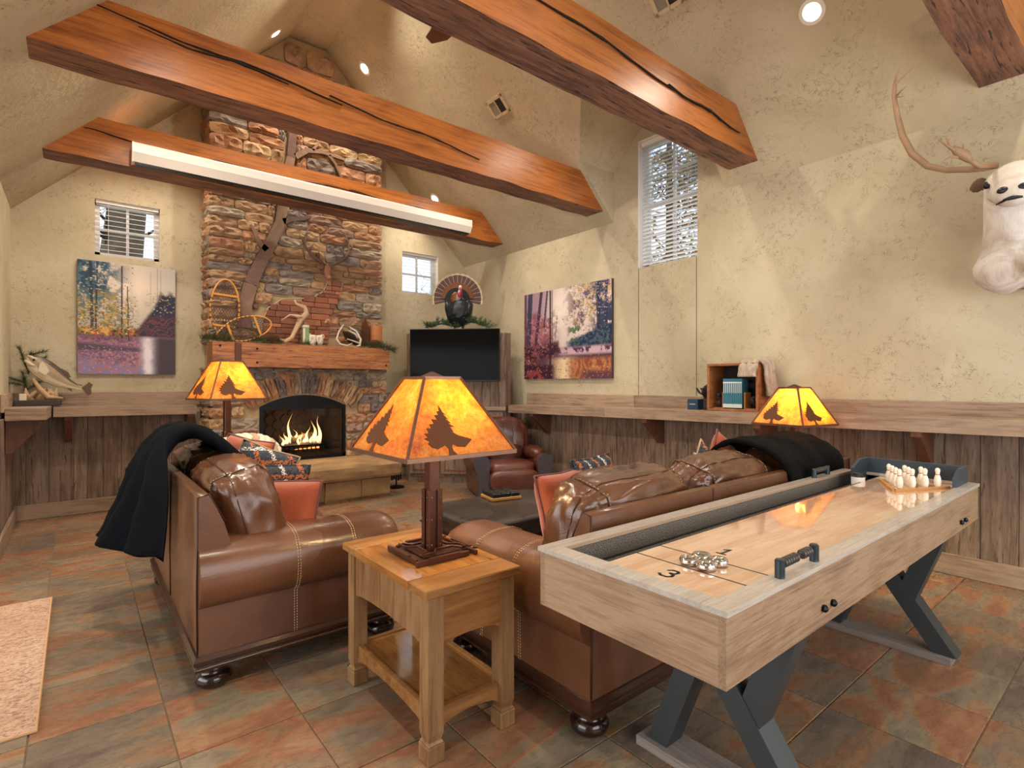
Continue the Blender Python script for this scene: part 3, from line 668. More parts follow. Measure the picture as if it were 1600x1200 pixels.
MB().cyl((0, 0, .1), (0, 0, 1.48), .015).build('downrod', M['bronze'], fan); MB().lathe([(.02, .12), (.09, .1), (.11, .03), (.09, -.05), (.03, -.08)], seg=20).build('motor_housing', M['bronze'], fan, auto=.7)
for k in range(5):
    a = math.radians(94 + 72 * k); bl = MB(); bl.prism([(.12, -.05), (.55, -.075), (.68, -.02), (.66, .05), (.55, .075), (.12, .05)], lambda p, q, d, a=a: (p * math.cos(a) - q * math.sin(a), p * math.sin(a) + q * math.cos(a), d + q * .15), .0, .008); bl.build('fan_blade', M['fan_blade'], fan)

# ================================================================ FIREPLACE
random.seed(21)
def stone_variant(k, nx=7, nz=4, name='stone', mat='stone'):
    """unit stone -.5..- .5 in x and z, front face towards -y, depth 0..1 (y from -1 to 0)"""
    rings = []; B = MB()
    for j in range(nz + 1):
        for i in range(nx + 1):
            u, v = i / nx - .5, j / nz - .5
            e = 1 - max((abs(u) * 2) ** 6, (abs(v) * 2) ** 4)
            y = -(.50 + .30 * max(0, e) ** .3) - (.75 * mnoise.noise((u * 3.4 + k * 7, v * 2.6, k)) + .5 * mnoise.noise((u * 8 + k, v * 4, k))) * (e > .02)
            uu = u * (1 - .10 * (abs(v) * 2) ** 4) + .025 * mnoise.noise((v * 3, k, 2)) ; vv = v * (1 - .16 * (abs(u) * 2) ** 5) + .055 * mnoise.noise((u * 2.4, k, 9))
            B.v.append((uu * .98, y, vv * .98))
    n1 = nx + 1
    for j in range(nz):
        for i in range(nx): B.f.append((j * n1 + i, j * n1 + i + 1, (j + 1) * n1 + i + 1, (j + 1) * n1 + i)); B.mi.append(0)
    edge = [i for i in range(n1)] + [(j + 1) * n1 + nx for j in range(nz)] + [nz * n1 + i for i in range(nx - 1, -1, -1)] + [j * n1 for j in range(nz - 1, 0, -1)]
    k0 = len(B.v); 
    for e in edge: x, y, z = B.v[e]; B.v.append((x * 1.0, 0, z * 1.0))
    L = len(edge)
    for a in range(L): B.f.append((edge[a], edge[(a + 1) % L], k0 + (a + 1) % L, k0 + a)); B.mi.append(0)
    o = B.build(name, M[mat], None, ); me = o.data; bpy.data.objects.remove(o); return me
SV = [stone_variant(k) for k in range(14)]
FX0, FX1, FYU, FYL = 1.12, 3.15, 6.62, 6.50
fp = thing('stone_fireplace', 'rugged ledgestone fireplace and chimney with carved deer and burning logs', 'fireplace', (2.12, 6.6, 0))
def FP(o): o.location = (o.location[0] - 2.12, o.location[1] - 6.6, o.location[2]); return o
def fpb(mb, name, mat, **k): return FP(mb.build(name, mat, fp, **k))
core = MB(); core.box((FX0 + .03, FYU + .03, 1.5), (FX1 - .03, Y_B, 4.6))
core.prism([(FX0 + .03, 4.6), (FX0 + .03, 4.62), (XA - .02, 5.46), (XB + .02, 5.46), (FX1 - .03, 4.74), (FX1 - .03, 4.6)], lambda a, z, d: (a, d, z), FYU + .03, Y_B)
AR = dict(cx=2.11, cz=.19, R=1.0, hw=.50)
def arch_z(x): d = x - AR['cx']; return AR['cz'] + math.sqrt(max(0, AR['R'] ** 2 - d * d))
N = 16; xs = [AR['cx'] - AR['hw'] + 2 * AR['hw'] * i / N for i in range(N + 1)]
core.box((FX0 + .03, FYL + .03, .40), (xs[0], Y_B, 1.52)); core.box((xs[-1], FYL + .03, .40), (FX1 - .03, Y_B, 1.52))
core.prism([(x, arch_z(x)) for x in xs] + [(xs[-1], 1.52), (xs[0], 1.52)], lambda a, z, d: (a, d, z), FYL + .03, Y_B)
fpb(core, 'mortar_core', M['mortar'])
ns = 0
def add_stone(x, z, w_, h_, y, dep, face='front', rot=0, me=None, name='stone'):
    global ns
    ns += 1; me = me or SV[random.randrange(len(SV))]
    if face == 'front': o = inst(name, me, fp, (x, y, z), (w_, dep, h_), (0, rot, PI * 0))
    else: o = inst(name, me, fp, (y, x, z), (w_, dep, h_), (0, 0, -PI / 2))
    return FP(o)
DEER = [(1.66, 1.77), (1.65, 2.02), (1.72, 2.2), (1.88, 2.32), (2.05, 2.34), (2.22, 2.36), (2.36, 2.46), (2.42, 2.6), (2.60, 2.58), (2.56, 2.4), (2.50, 2.25), (2.44, 2.1), (2.42, 1.77)]
def inside(px, pz, poly):
    c = False; n = len(poly)
    for i in range(n):
        (x1, y1), (x2, y2) = poly[i], poly[i - 1]
        if (y1 > pz) != (y2 > pz) and px < (x2 - x1) * (pz - y1) / (y2 - y1) + x1: c = not c
    return c
TRK = [(1.46, 1.95), (1.47, 2.2), (1.53, 2.45), (1.63, 2.7), (1.74, 2.93), (1.85, 3.2), (1.88, 3.45), (1.92, 3.75), (1.97, 4.0), (1.99, 4.35)]
def trunk_x(z):
    for (xa, za), (xb, zb) in zip(TRK, TRK[1:]):
        if za <= z <= zb: return xa + (xb - xa) * (z - za) / (zb - za)
    return None
z = 1.76
while z < 5.3:
    h_ = random.choice((.075, .09, .10, .115, .13))
    if z > 3.3: h_ *= 1.25
    if z > 4.6: h_ *= 1.5
    x = FX0; zc = z + h_ / 2
    lo, hi = FX0, FX1
    if zc + h_ / 2 > Z_EL + (FX0 - X_L): lo = max(lo, X_L + (zc + h_ / 2 - Z_EL) + .02)
    if zc + h_ / 2 > Z_ER + (X_R - FX1): hi = min(hi, X_R - (zc + h_ / 2 - Z_ER) - .02)
    x = lo
    while x < hi - .02:
        w_ = random.uniform(.2, .46) * (1.15 if h_ < .1 else 1)
        if hi - (x + w_) < .13: w_ = hi - x
        cx = x + w_ / 2; tx = trunk_x(zc)
        if tx and abs(cx - tx) < w_ / 2 + .06 and zc > 1.95:
            for (a, b2) in ((x, min(x + w_, tx - .065)), (max(x, tx + .065), x + w_)):
                if b2 - a > .05: add_stone((a + b2) / 2, zc, b2 - a, h_, FYU + .03, random.uniform(.045, .075))
        elif not (inside(cx, zc, DEER)): add_stone(cx, zc, w_, h_, FYU + .03, random.uniform(.045, .085))
        x += w_
    # side face towards the left canvas
    if zc < 4.55:
        for (ya, yb) in ((FYU, FYU + .2), (FYU + .2, Y_B - .01)) if random.random() < .5 else ((FYU, Y_B - .01),):
            if ns < 288: add_stone((ya + yb) / 2, zc, yb - ya, h_, FX0 + .03, .05, 'side')
    z += h_
# smooth sandstone body of the carved deer
z = 1.77
while z < 2.56:
    h_ = random.choice((.045, .06, .075)); x = 1.6
    while x < 2.65:
        w_ = random.uniform(.14, .3); 
        a, b2 = x, x + w_
        while a < b2 and not inside(a, z + h_ / 2, DEER): a += .01
        while b2 > a and not inside(b2, z + h_ / 2, DEER): b2 -= .01
        if b2 - a > .04: q = MB(); q.box((a + .002, FYU - .045, z + .002), (b2 - .002, FYU + .04, z + h_ - .002), bev=.005); fpb(q, 'deer_body_stone', M['deer_stone'])
        x += w_
    z += h_
q = MB(); q.tube([(x, FYU - .03, z) for x, z in DEER[:10]], .008, 6); fpb(q, 'deer_outline', M['mortar'], smooth=True)
q = MB(); hc = ony(512, 425, 6.56)
q.sphere((hc.x, FYU - .06, hc.z + .01), .06, 12, 8, sc=(.75, .6, 1.4)); q.sphere((hc.x, FYU - .09, hc.z - .07), .032, 10, 6); 
q.sphere((hc.x - .085, FYU - .05, hc.z + .05), .03, 8, 6, sc=(1.6, .5, .7)); q.sphere((hc.x + .085, FYU - .05, hc.z + .05), .03, 8, 6, sc=(1.6, .5, .7)); fpb(q, 'carved_deer_head', M['deer_stone'], smooth=True)
for s_ in (-1, 1):
    q = MB(); P = lambda a, b2: (hc.x + s_ * a, FYU - .055, hc.z + b2)
    q.tube([P(.03, .08), P(.10, .12), P(.20, .18), P(.27, .28), P(.27, .40), P(.22, .52)], [.016, .018, .018, .016, .012, .005], 8)
    for aa, bb in (((.12, .13), (.10, .26)), ((.22, .2), (.16, .34)), ((.27, .3), (.34, .42)), ((.27, .4), (.2, .46))): q.tube([P(*aa), P((aa[0] + bb[0]) / 2 + .01, (aa[1] + bb[1]) / 2), P(*bb)], [.012, .010, .003], 6)
    fpb(q, 'carved_antler', M['inlay'], smooth=True)
# carved tree inlay
def ribbon(pts, w0, w1, name='tree_inlay_stone', y=FYU - .06):
    q = MB(); L, R = [], []
    for i, (x, z) in enumerate(pts):
        a = Vector(pts[max(i - 1, 0)]); b2 = Vector(pts[min(i + 1, len(pts) - 1)]); t = (b2 - a).normalized(); n = Vector((-t.y, t.x)); w_ = w0 + (w1 - w0) * i / (len(pts) - 1)
        L.append((x + n.x * w_, z + n.y * w_)); R.append((x - n.x * w_, z - n.y * w_))
    q.prism(L + R[::-1], lambda a, b2, d: (a, d, b2), y, FYU + .04); return fpb(q, name, M['inlay'])
def smooth_pts(P, n=5):
    out = []
    for i in range(len(P) - 1):
        for k in range(n): f = k / n; out.append((P[i][0] * (1 - f) + P[i + 1][0] * f, P[i][1] * (1 - f) + P[i + 1][1] * f))
    return out + [P[-1]]
ribbon(TRK[0:3], .075, .068); ribbon(TRK[2:5], .066, .062); ribbon(TRK[4:7], .060, .055); ribbon(TRK[6:9], .053, .048); ribbon([TRK[8], (1.985, 4.2), TRK[9]], .047, .04)
ribbon([(1.70, 2.86), (1.62, 2.93), (1.57, 3.05), (1.53, 3.12)], .035, .010); ribbon([(1.88, 3.22), (1.98, 3.27), (2.12, 3.3), (2.2, 3.34)], .035, .012)
ribbon([(2.02, 4.02), (2.16, 4.13), (2.34, 4.16), (2.62, 4.14)], .035, .015); ribbon([(2.42, 4.14), (2.5, 4.06), (2.58, 3.9)], .02, .012); ribbon([(2.22, 4.15), (2.3, 4.26)], .018, .012)
# lower surround
z = .42; 
while z < 1.50:
    h_ = random.choice((.085, .10, .12)); h_ = min(h_, 1.51 - z); 
    if 1.51 - (z + h_) < .05: h_ = 1.51 - z
    zc = z + h_ / 2; spans = [(FX0 - .02, AR['cx'] - AR['hw'] - .005), (AR['cx'] + AR['hw'] + .005, FX1 + .01)]
    if zc > .98:
        rr = AR['R'] + .27; dz = zc + h_ / 2 - AR['cz']; hwid = math.sqrt(max(0, rr * rr - dz * dz)) if dz < rr else 0
        hwid = min(hwid, .66)
        spans = [(FX0 - .02, AR['cx'] - hwid), (AR['cx'] + hwid, FX1 + .01)] if hwid > .12 and zc < 1.40 else [(FX0 - .02, FX1 + .01)]
    for lo, hi in spans:
        x = lo
        while x < hi - .02:
            w_ = random.uniform(.15, .3); 
            if hi - (x + w_) < .1: w_ = hi - x
            add_stone(x + w_ / 2, zc, w_, h_, FYL + .03, random.uniform(.05, .08)); x += w_
    add_stone((FYL + Y_B) / 2, zc, Y_B - FYL - .02, h_, FX0 + .01, .05, 'side')
    z += h_
n = 15
for i in range(n):
    a = (i + .5) / n * 2 - 1; ang = a * .62; L = .25 + .02 * (i % 2); r = AR['R'] + .012 + L / 2
    add_stone(AR['cx'] + r * math.sin(ang), AR['cz'] + r * math.cos(ang), r * .62 * 2 / n * .97, L, FYL + .03, .085 + .01 * (i % 3), rot=ang, name='arch_stone')
# hearth slab and plinth
def rough_slab(x0, x1, y0, y1, z0, z1, name, seed, nseg=40, amp=.02):
    rings = []
    for i in range(nseg + 1):
        x = x0 + (x1 - x0) * i / nseg; f = lambda a, b2: mnoise.noise((x * 3, a, seed + b2)) * amp
        rings.append([Vector((x, y1, z0)), Vector((x, y1, z1)), Vector((x, y0 + .02 + f(1, 0), z1 + f(2, 0) * .2)), Vector((x, y0 + f(3, 0), z1 - .03)), Vector((x, y0 + f(4, 1) * 1.5, (z0 + z1) / 2)), Vector((x, y0 + .01 + f(5, 2), z0 + .03)), Vector((x, y0 + .03 + f(6, 3), z0))])
    q = MB(); q.loft(rings); return fpb(q, name, M['hearth'])
rough_slab(.98, 2.98, 5.74, 6.56, .25, .42, 'hearth_slab', 3)
x = 1.1
for wd in (.34, .4, .28, .42, .36):
    rough_slab(x, x + wd - .008, 5.86, 6.5, 0, .25, 'plinth_stone', x, 8, .012); x += wd
# firebox
q = MB(); fx0, fx1, fy0, fy1, fz0, fz1 = AR['cx'] - .5, AR['cx'] + .5, 6.56, 7.0, .43, 1.2
q.add([(fx0, fy0, fz0), (fx1, fy0, fz0), (fx1 - .1, fy1, fz0), (fx0 + .1, fy1, fz0), (fx0, fy0, fz1), (fx1, fy0, fz1), (fx1 - .1, fy1, fz1), (fx0 + .1, fy1, fz1)], [(0, 1, 2, 3), (2, 3, 7, 6), (0, 3, 7, 4), (1, 2, 6, 5), (4, 5, 6, 7)])
fpb(q, 'firebox', M['firebrick'])
q = MB()
for i in range(9):
    for j in range(12):
        for k_ in (0, 1):
            cx = fx0 + .12 + i * .09; cz = fz0 + .03 + j * .064; a = PI / 4 if (i + j) % 2 else -PI / 4
        m_ = Matrix.Translation((cx, fy1 - .012, cz)) @ Matrix.Rotation(a, 4, 'Y'); q.box((-.04, -.006, -.014), (.04, .006, .014), mat=m_)
o = fpb(q, 'herringbone_brick', M['firebrick']); o['kind'] = 'stuff'
q = MB(); t = .035
q.box((fx0, 6.515, .425), (fx0 + t, 6.55, 1.06)); q.box((fx1 - t, 6.515, .425), (fx1, 6.55, 1.06)); q.box((fx0, 6.515, .425), (fx1, 6.55, .46)); q.box((fx0 + .02, 6.52, 1.02), (fx1 - .02, 6.56, 1.07))
q.prism([(x, min(arch_z(x) + .02, 1.2)) for x in xs] + [(xs[-1], 1.03), (xs[0], 1.03)], lambda a, b2, d: (a, d, b2), 6.54, 6.555); fpb(q, 'firebox_frame', M['blackmetal'])
fpb(MB().box((fx0 + t, 6.53, .46), (fx1 - t, 6.534, 1.03)), 'glass_front', M['glass'])
q = MB(); gy = 6.76
for i in range(11): q.box((1.86 + i * .052, gy - .12, .50), (1.872 + i * .052, gy + .12, .52)); q.box((1.86 + i * .052, gy - .13, .50), (1.872 + i * .052, gy - .115, .58))
q.box((1.84, gy - .13, .565), (2.40, gy - .115, .585)); q.box((1.84, gy - .13, .50), (2.40, gy - .115, .515))
for x in (1.86, 2.36): q.cyl((x, gy - .1, .43), (x, gy - .1, .5), .012); q.cyl((x, gy + .1, .43), (x, gy + .1, .5), .012); q.tube([(x, gy - .13, .5), (x - .03, gy - .16, .45), (x - .02, gy - .17, .43)], .01, 6)
fpb(q, 'log_grate', M['iron'])
for k, (p0, p1, r) in enumerate((((1.86, 6.70, .56), (2.36, 6.73, .57), .045), ((1.9, 6.80, .57), (2.4, 6.82, .56), .05), ((2.0, 6.70, .64), (2.32, 6.84, .68), .042), ((1.88, 6.76, .645), (2.12, 6.72, .63), .035))):
    p0, p1 = Vector(p0), Vector(p1); pts = [p0.lerp(p1, i / 8) + Vector((0, 0, .006 * mnoise.noise((i, k, 1)))) for i in range(9)]
    fpb(MB().tube(pts, [r * (1 + .12 * mnoise.noise((i * .9, k, 4))) for i in range(9)], 10), 'fire_log', M['char'])
fpb(MB().box((1.9, 6.68, .525), (2.36, 6.84, .545), bev=.01), 'ember_bed', M['ember'])
random.seed(77)
for k in range(13):
    x, y, z0 = 1.90 + .038 * k + random.uniform(-.01, .01), 6.67 + .05 * random.random(), random.uniform(.55, .64); h_ = random.choice((.14, .2, .28, .34)); w_ = random.uniform(.018, .034); ph = random.uniform(0, 6)
    pts = [Vector((x + .035 * math.sin(i * .55 + ph) * i / 10, y, z0 + h_ * i / 10)) for i in range(11)]
    fpb(MB().tube(pts, [w_ * (.35 + .65 * math.sin(PI * min(1, i / 10 + .15))) * (1 - i / 10) ** .8 + .001 for i in range(11)], 10), 'flame', M['flame'], smooth=True)
light('fire_glow', 'POINT', (2.12, 6.70, .72), 6, (1, .5, .2), radius=.1)

# ---- mantel
mt = thing('mantel_beam', 'thick reclaimed timber mantel beam across the stone chimney', 'mantel', (2.1, 6.44, 1.505))
rings = []
for i in range(41):
    x = -1.0 + 2.0 * i / 40; f = lambda a: .006 * mnoise.noise((x * 4, a, 2))
    rings.append([Vector((x, .17, 0)), Vector((x, -.14 + f(1), 0 + f(2))), Vector((x, -.145 + f(3), .13)), Vector((x, -.135 + f(4), .262 + f(5))), Vector((x, .17, .262))])
MB().loft(rings).build('timber', M['mantel'], mt)
MB().box((-.79, -.157, .004), (-.73, -.13, .258), bev=.004).build('iron_strap', M['bronze'], mt)
for x, z in ((-.93, .22), (-.93, .05), (-.57, .05), (-.57, .2), (.95, .05)): MB().lathe([(.001, -.0), (.010, 0), (.012, .006), (.001, .010)], (0, 0, 0), 10, mat=Matrix.Rotation(PI / 2, 3, 'X')).build('peg', M['crack'], mt).location = (x, -.143, z)
MT = 1.77

# ================================================================ SOFT SHAPES
def puff(size, e=4.5, wr=.01, seed=0, n=18, mat=None, sag=0, corner=0):
    """rounded cushion centred on the origin, size = full extents"""
    B = MB(); sx, sy, sz = (s / 2 for s in size); idx = {}
    def surf(p):
        x, y, z = p; r = (abs(x) ** e + abs(y) ** e + abs(z) ** e) ** (1 / e); x, y, z = x / r, y / r, z / r
        m = 1 + wr * 6 * mnoise.noise((x * 2.1 + seed, y * 2.1, z * 2.1)) 
        d = wr * (mnoise.noise((x * 5 + seed, y * 7, z * 5)) + .6 * mnoise.noise((x * 13 + seed * 2, y * 9, z * 11)))
        q = Vector((x * sx, y * sy, z * sz)); q *= (1 + (m - 1) * .4); q += q.normalized() * d
        if sag: q.z -= sag * (1 - abs(x)) * (z > 0) * z
        return q
    faces = []
    for ax in range(3):
        for sg in (-1, 1):
            g = [[None] * (n + 1) for _ in range(n + 1)]
            for i in range(n + 1):
                for j in range(n + 1):
                    a, b2 = math.sin((2 * i / n - 1) * PI / 2), math.sin((2 * j / n - 1) * PI / 2)
                    p = [0, 0, 0]; p[ax] = sg; p[(ax + 1) % 3] = a; p[(ax + 2) % 3] = b2
                    key = tuple(round(c, 4) for c in p)
                    if key not in idx: idx[key] = len(B.v); q = surf(p); B.v.append(mat @ q if mat else q)
                    g[i][j] = idx[key]
            for i in range(n):
                for j in range(n):
                    B.f.append((g[i][j], g[i + 1][j], g[i + 1][j + 1], g[i][j + 1])); B.mi.append(0)
    B.surf = (lambda p: (mat @ surf(p)) if mat else surf(p)); return B
def seam_ring(B, axis, t, mat, off=.002, r=.0025, n=44):
    pts = []
    for i in range(n):
        a = 2 * PI * i / n; c, s_ = math.cos(a), math.sin(a); m = max(abs(c), abs(s_)); c, s_ = c / m, s_ / m
        p = [0, 0, 0]; p[axis] = t; p[(axis + 1) % 3] = c; p[(axis + 2) % 3] = s_
        pts.append(B.surf(p))
    cen = sum(pts, Vector()) / n; pts = [p + (p - cen).normalized() * off for p in pts]
    return pts
def dashes(mb, pts, w_=.0013, L=.006, gap=.006):
    for a, b2 in zip(pts, pts[1:]):
        a, b2 = Vector(a), Vector(b2); d = (b2 - a).length; k = max(1, int(d / (L + gap)))
        for i in range(k): p = a.lerp(b2, i / k); q = a.lerp(b2, (i + L / (L + gap)) / k); mb.tube([p, q], w_, 4)
def pillow(w_, h_, th, seed=0, n=16, mat=None, wr=.006):
    B = MB()
    def P(u, v, s):
        r = max(0, (1 - u ** 4) * (1 - v ** 4)); t = th / 2 * r ** .5
        pin = 1 - .06 * (1 - abs(u)) * v * v - .0; pin2 = 1 - .06 * (1 - abs(v)) * u * u
        q = Vector((u * w_ / 2 * pin2, s * t, v * h_ / 2 * pin)); q += Vector((0, 1, .3)) * wr * mnoise.noise((u * 3 + seed, v * 3, s)) * r; return mat @ q if mat else q
    g = {}
    for s in (-1, 1):
        for i in range(n + 1):
            for j in range(n + 1):
                u, v = 2 * i / n - 1, 2 * j / n - 1; edge = i in (0, n) or j in (0, n)
                k = (i, j, 0 if edge else s)
                if k not in g: g[k] = len(B.v); B.v.append(P(u, v, s))
        for i in range(n):
            for j in range(n):
                f = []
                for a, b2 in ((i, j), (i + 1, j), (i + 1, j + 1), (i, j + 1)): f.append(g[(a, b2, 0 if a in (0, n) or b2 in (0, n) else s)])
                B.f.append(tuple(f)); B.mi.append(0)
    m = 24; rim = []
    for i in range(m): rim.append(P(2 * i / m - 1, -1, 0))
    for i in range(m): rim.append(P(1, 2 * i / m - 1, 0))
    for i in range(m): rim.append(P(1 - 2 * i / m, 1, 0))
    for i in range(m): rim.append(P(-1, 1 - 2 * i / m, 0))
    B.rim = rim; return B
def TR(loc, rx=0, ry=0, rz=0): return Matrix.Translation(loc) @ Matrix.Rotation(rz, 4, 'Z') @ Matrix.Rotation(ry, 4, 'Y') @ Matrix.Rotation(rx, 4, 'X')

# ================================================================ SOFAS
def make_sofa(label, L, nc, loc, rz, seed, cat='sofa', near='R', arm_h=.63, D=.92):
    t = thing('leather_sofa' if nc > 2 else 'leather_loveseat', label, cat, loc, rz)
    # base moulding
    for nm, g, za, zb in (('base_rail', .012, .10, .165),):
        q = MB(); prof = [(.0, za), (.012, za), (.016, za + .012), (.006, za + .022), (.018, za + .032), (.020, za + .048), (.008, za + .062), (.0, zb)]
        rings = []
        for o_, z_ in prof: rings.append([Vector((-o_, -o_, z_)), Vector((L + o_, -o_, z_)), Vector((L + o_, D + o_, z_)), Vector((-o_, D + o_, z_))])
        q.loft(rings); q.build(nm, M['base_wood'], t)
    for x in (.07, L - .07):
        for y in (.07, D - .06): MB().lathe([(.001, 0), (.05, 0), (.072, .02), (.076, .042), (.062, .062), (.042, .07), (.056, .078), (.05, .088), (.03, .10), (.001, .10)], (x, y, 0), 24).build('bun_foot', M['dark_wood'], t, smooth=True)
    # back frame slab
    q = MB(); n = 12
    prof = [(0, .165), (-.004, .45), (0, .835), (.008, .843), (.038, .846), (.048, .84), (.10, .72), (.135, .60), (.15, .165)]
    rings = [[Vector((x, a, b2)) for a, b2 in prof] for x in [0, .004] + [L * i / n for i in range(1, n)] + [L - .004, L]]
    for r in (rings[0], rings[-1]):
        c = sum(r, Vector()) / len(r)
        for p in r: p.y += (c.y - p.y) * .04; p.z += (c.z - p.z) * .01
    q.loft(rings); q.build('back_frame', M['leather'], t, auto=.6)
    for x in (0.002, L - .002): MB().tube([(x, -.003, .17), (x, -.006, .45), (x, -.002, .838), (x, .04, .849), (x, .105, .722)], .0035, 6).build('back_piping', M['piping'], t, smooth=True)
    for x in [L * k / nc for k in range(1, nc)]: MB().tube([(x, -.003, .17), (x, -.006, .45), (x, -.002, .838), (x, .04, .849)], .0028, 6).build('back_piping', M['piping'], t, smooth=True)
    # arms
    AP = [(-.001, .165), (-.001, .365), (-.030, .385), (-.052, .43), (-.058, .49), (-.046, .55), (-.010, .60), (.05, arm_h - .006), (.11, arm_h), (.18, arm_h - .003), (.235, arm_h - .025), (.265, arm_h - .07), (.27, .5), (.27, .165)]
    for side in (0, 1):
        X = (lambda a: a) if side == 0 else (lambda a: L - a)
        q = MB(); rings = []; ys = [.001, .2, .35, .5, .65, .78, D - .07, D - .045, D - .025, D - .01, D]
        cx, cz = .11, .45
        for y in ys:
            s_ = max(0, (y - (D - .07)) / .07); k = 1 - .16 * (1 - math.sqrt(max(0, 1 - s_ * s_))); lift = .018 * math.sin((y - .1) / (D - .1) * PI) if False else .015 * (1 - (y - .1) / .8)
            rings.append([Vector((X(cx + (a - cx) * k + .004 * mnoise.noise((y * 4, a * 9, seed + side))), y, (cz + (b2 - cz) * (k if b2 > .2 else 1)) + (lift if b2 > .5 else 0) + .005 * mnoise.noise((y * 5, b2 * 6, seed)))) for a, b2 in AP])
        q.loft(rings); q.build('arm', M['leather'], t, auto=.7)
        st = MB()
        for y0 in (.40, .67):
            for dy in (-.006, .006):
                pts = []
                for a, b2 in AP[:11]:
                    d = Vector((a - cx, b2 - cz)).normalized() * .004; lift = .015 * (1 - (y0 - .1) / .8)
                    pts.append((X(a + d.x), y0 + dy, b2 + d.y + (lift if b2 > .5 else 0)))
                dashes(st, pts)
        st.build('stitching', M['stitch'], t)['kind'] = 'stuff'
    # deck and seat cushions
    MB().box((.25, .13, .165), (L - .25, D - .03, .30), bev=.01).build('seat_deck', M['leather'], t)
    cw = (L - .54) / nc
    for k in range(nc):
        B = puff((cw, D - .22, .19), 5, .006, seed + k, 14, TR((.27 + cw * (k + .5), .13 + (D - .10) / 2, .385))); B.build('seat_cushion', M['leather'], t, smooth=True)
    # back cushions, overstuffed over the frame
    cw2 = (L - .14) / nc
    for k in range(nc):
        m = TR((.07 + cw2 * (k + .5), .25, .675), rx=.26)
        B = puff((cw2 * 1.03, .30, .54), 3.6, .015, seed * 3 + k * 5, 26, m); o = B.build('back_cushion', M['leather'], t, smooth=True)
        pr = MB()
        for tt in (-.80, .80):
            pts = seam_ring(B, 0, tt, None); pr.tube(pts, .0032, 5, closed=True)
            st = MB() if tt < 0 else st
            dashes(st, seam_ring(B, 0, tt * .965, None, .003) + seam_ring(B, 0, tt * .965, None, .003)[:1], .0012)
        pr.tube(seam_ring(B, 1, -.35, None), .0025, 5, closed=True)
        pr.build('seam', M['piping'], o); so = st.build('stitching', M['stitch'], o); so['kind'] = 'stuff'
    return t
love = make_sofa('brown leather loveseat on the left, seen from its arm side', 1.68, 2, (.40, 4.28, 0), -PI / 2, 3, 'loveseat')
sofa = make_sofa('long brown leather sofa whose back runs beside the shuffleboard table', 2.47, 3, (1.45, 1.335, 0), 0, 8, 'sofa', D=.95)

# ---- throws
def drape(name, label, path, x0, x1, fn, mat, amp=.03, seed=0, nx=26, grp=None, hem=.03, thk=.012):
    """path: list of (a,z) across the back; the sheet runs x0..x1 along it; fn(a, x, z)->point"""
    P = []
    for i in range(len(path) - 1):
        for k in range(6): f = k / 6; f = f; P.append((path[i][0] * (1 - f) + path[i + 1][0] * f, path[i][1] * (1 - f) + path[i + 1][1] * f))
    P.append(path[-1])
    for _ in range(3): P = [P[0]] + [((P[i - 1][0] + 2 * P[i][0] + P[i + 1][0]) / 4, (P[i - 1][1] + 2 * P[i][1] + P[i + 1][1]) / 4) for i in range(1, len(P) - 1)] + [P[-1]]
    n = len(P); top, bot = [], []
    for j, (a, z) in enumerate(P):
        t = Vector((P[min(j + 1, n - 1)][0] - P[max(j - 1, 0)][0], P[min(j + 1, n - 1)][1] - P[max(j - 1, 0)][1])).normalized(); nm = Vector((t.y, -t.x)); 
        if nm.y < 0 and abs(t.y) < .7: nm = -nm
        down = j / (n - 1)
        r1, r2 = [], []
        for i in range(nx + 1):
            u = i / nx; hang = down ** 1.3
            d = amp * (.25 + 1.8 * hang) * (math.sin(u * 17 + seed + 1.5 * down) * .6 + mnoise.noise((u * 5 + seed, down * 3, 1)) ) + .008 * mnoise.noise((u * 16, down * 16, seed))
            zz = z + (hem * mnoise.noise((u * 6, seed, 3)) if j > n - 8 else 0)
            xx = x0 + (x1 - x0) * (u * (1 - .20 * hang) + .06 * hang) + .02 * mnoise.noise((down * 5, u, seed))
            r1.append(Vector(fn(a + nm.x * (d + thk), xx, zz + nm.y * (d + thk)))); r2.append(Vector(fn(a + nm.x * (d - .012), xx, zz + nm.y * (d - .012))))
        top.append(r1); bot.append(r2)
    B = MB(); rings = [r1 + r2[::-1] for r1, r2 in zip(top, bot)]; B.loft(rings); o = B.build(name, mat, None, smooth=True)
    return o
th = drape('faux_fur_throw', '', [(.78, .74), (.70, .90), (.60, 1.01), (.50, 1.055), (.42, 1.02), (.33, .92), (.27, .78), (.20, .60), (.145, .44)], 3.12, 3.98, lambda a, x, z: (a if a > .37 else .37 - (.37 - a) * (.16 + .84 * max(0, min(1, (x - 3.22) / .34)) ** .8), x + .25 * max(0, min(1, (z - .8) / .25)) * (3.98 - x) / .86, z), M['fur_navy'], .03, 2, thk=.028)
tag(th, 'midnight blue faux fur throw draped over the loveseat back', 'blanket', None)
th2 = drape('faux_fur_throw', '', [(.50, .82), (.42, .93), (.33, .99), (.22, .985), (.10, .945), (-.0, .88), (-.02, .80), (-.025, .68)], 2.98, 3.86, lambda a, x, z: (x, 1.335 + a, z), M['fur_black'], .012, 5, hem=.01)
tag(th2, 'charcoal faux fur throw over the far end of the long sofa', 'blanket', None)

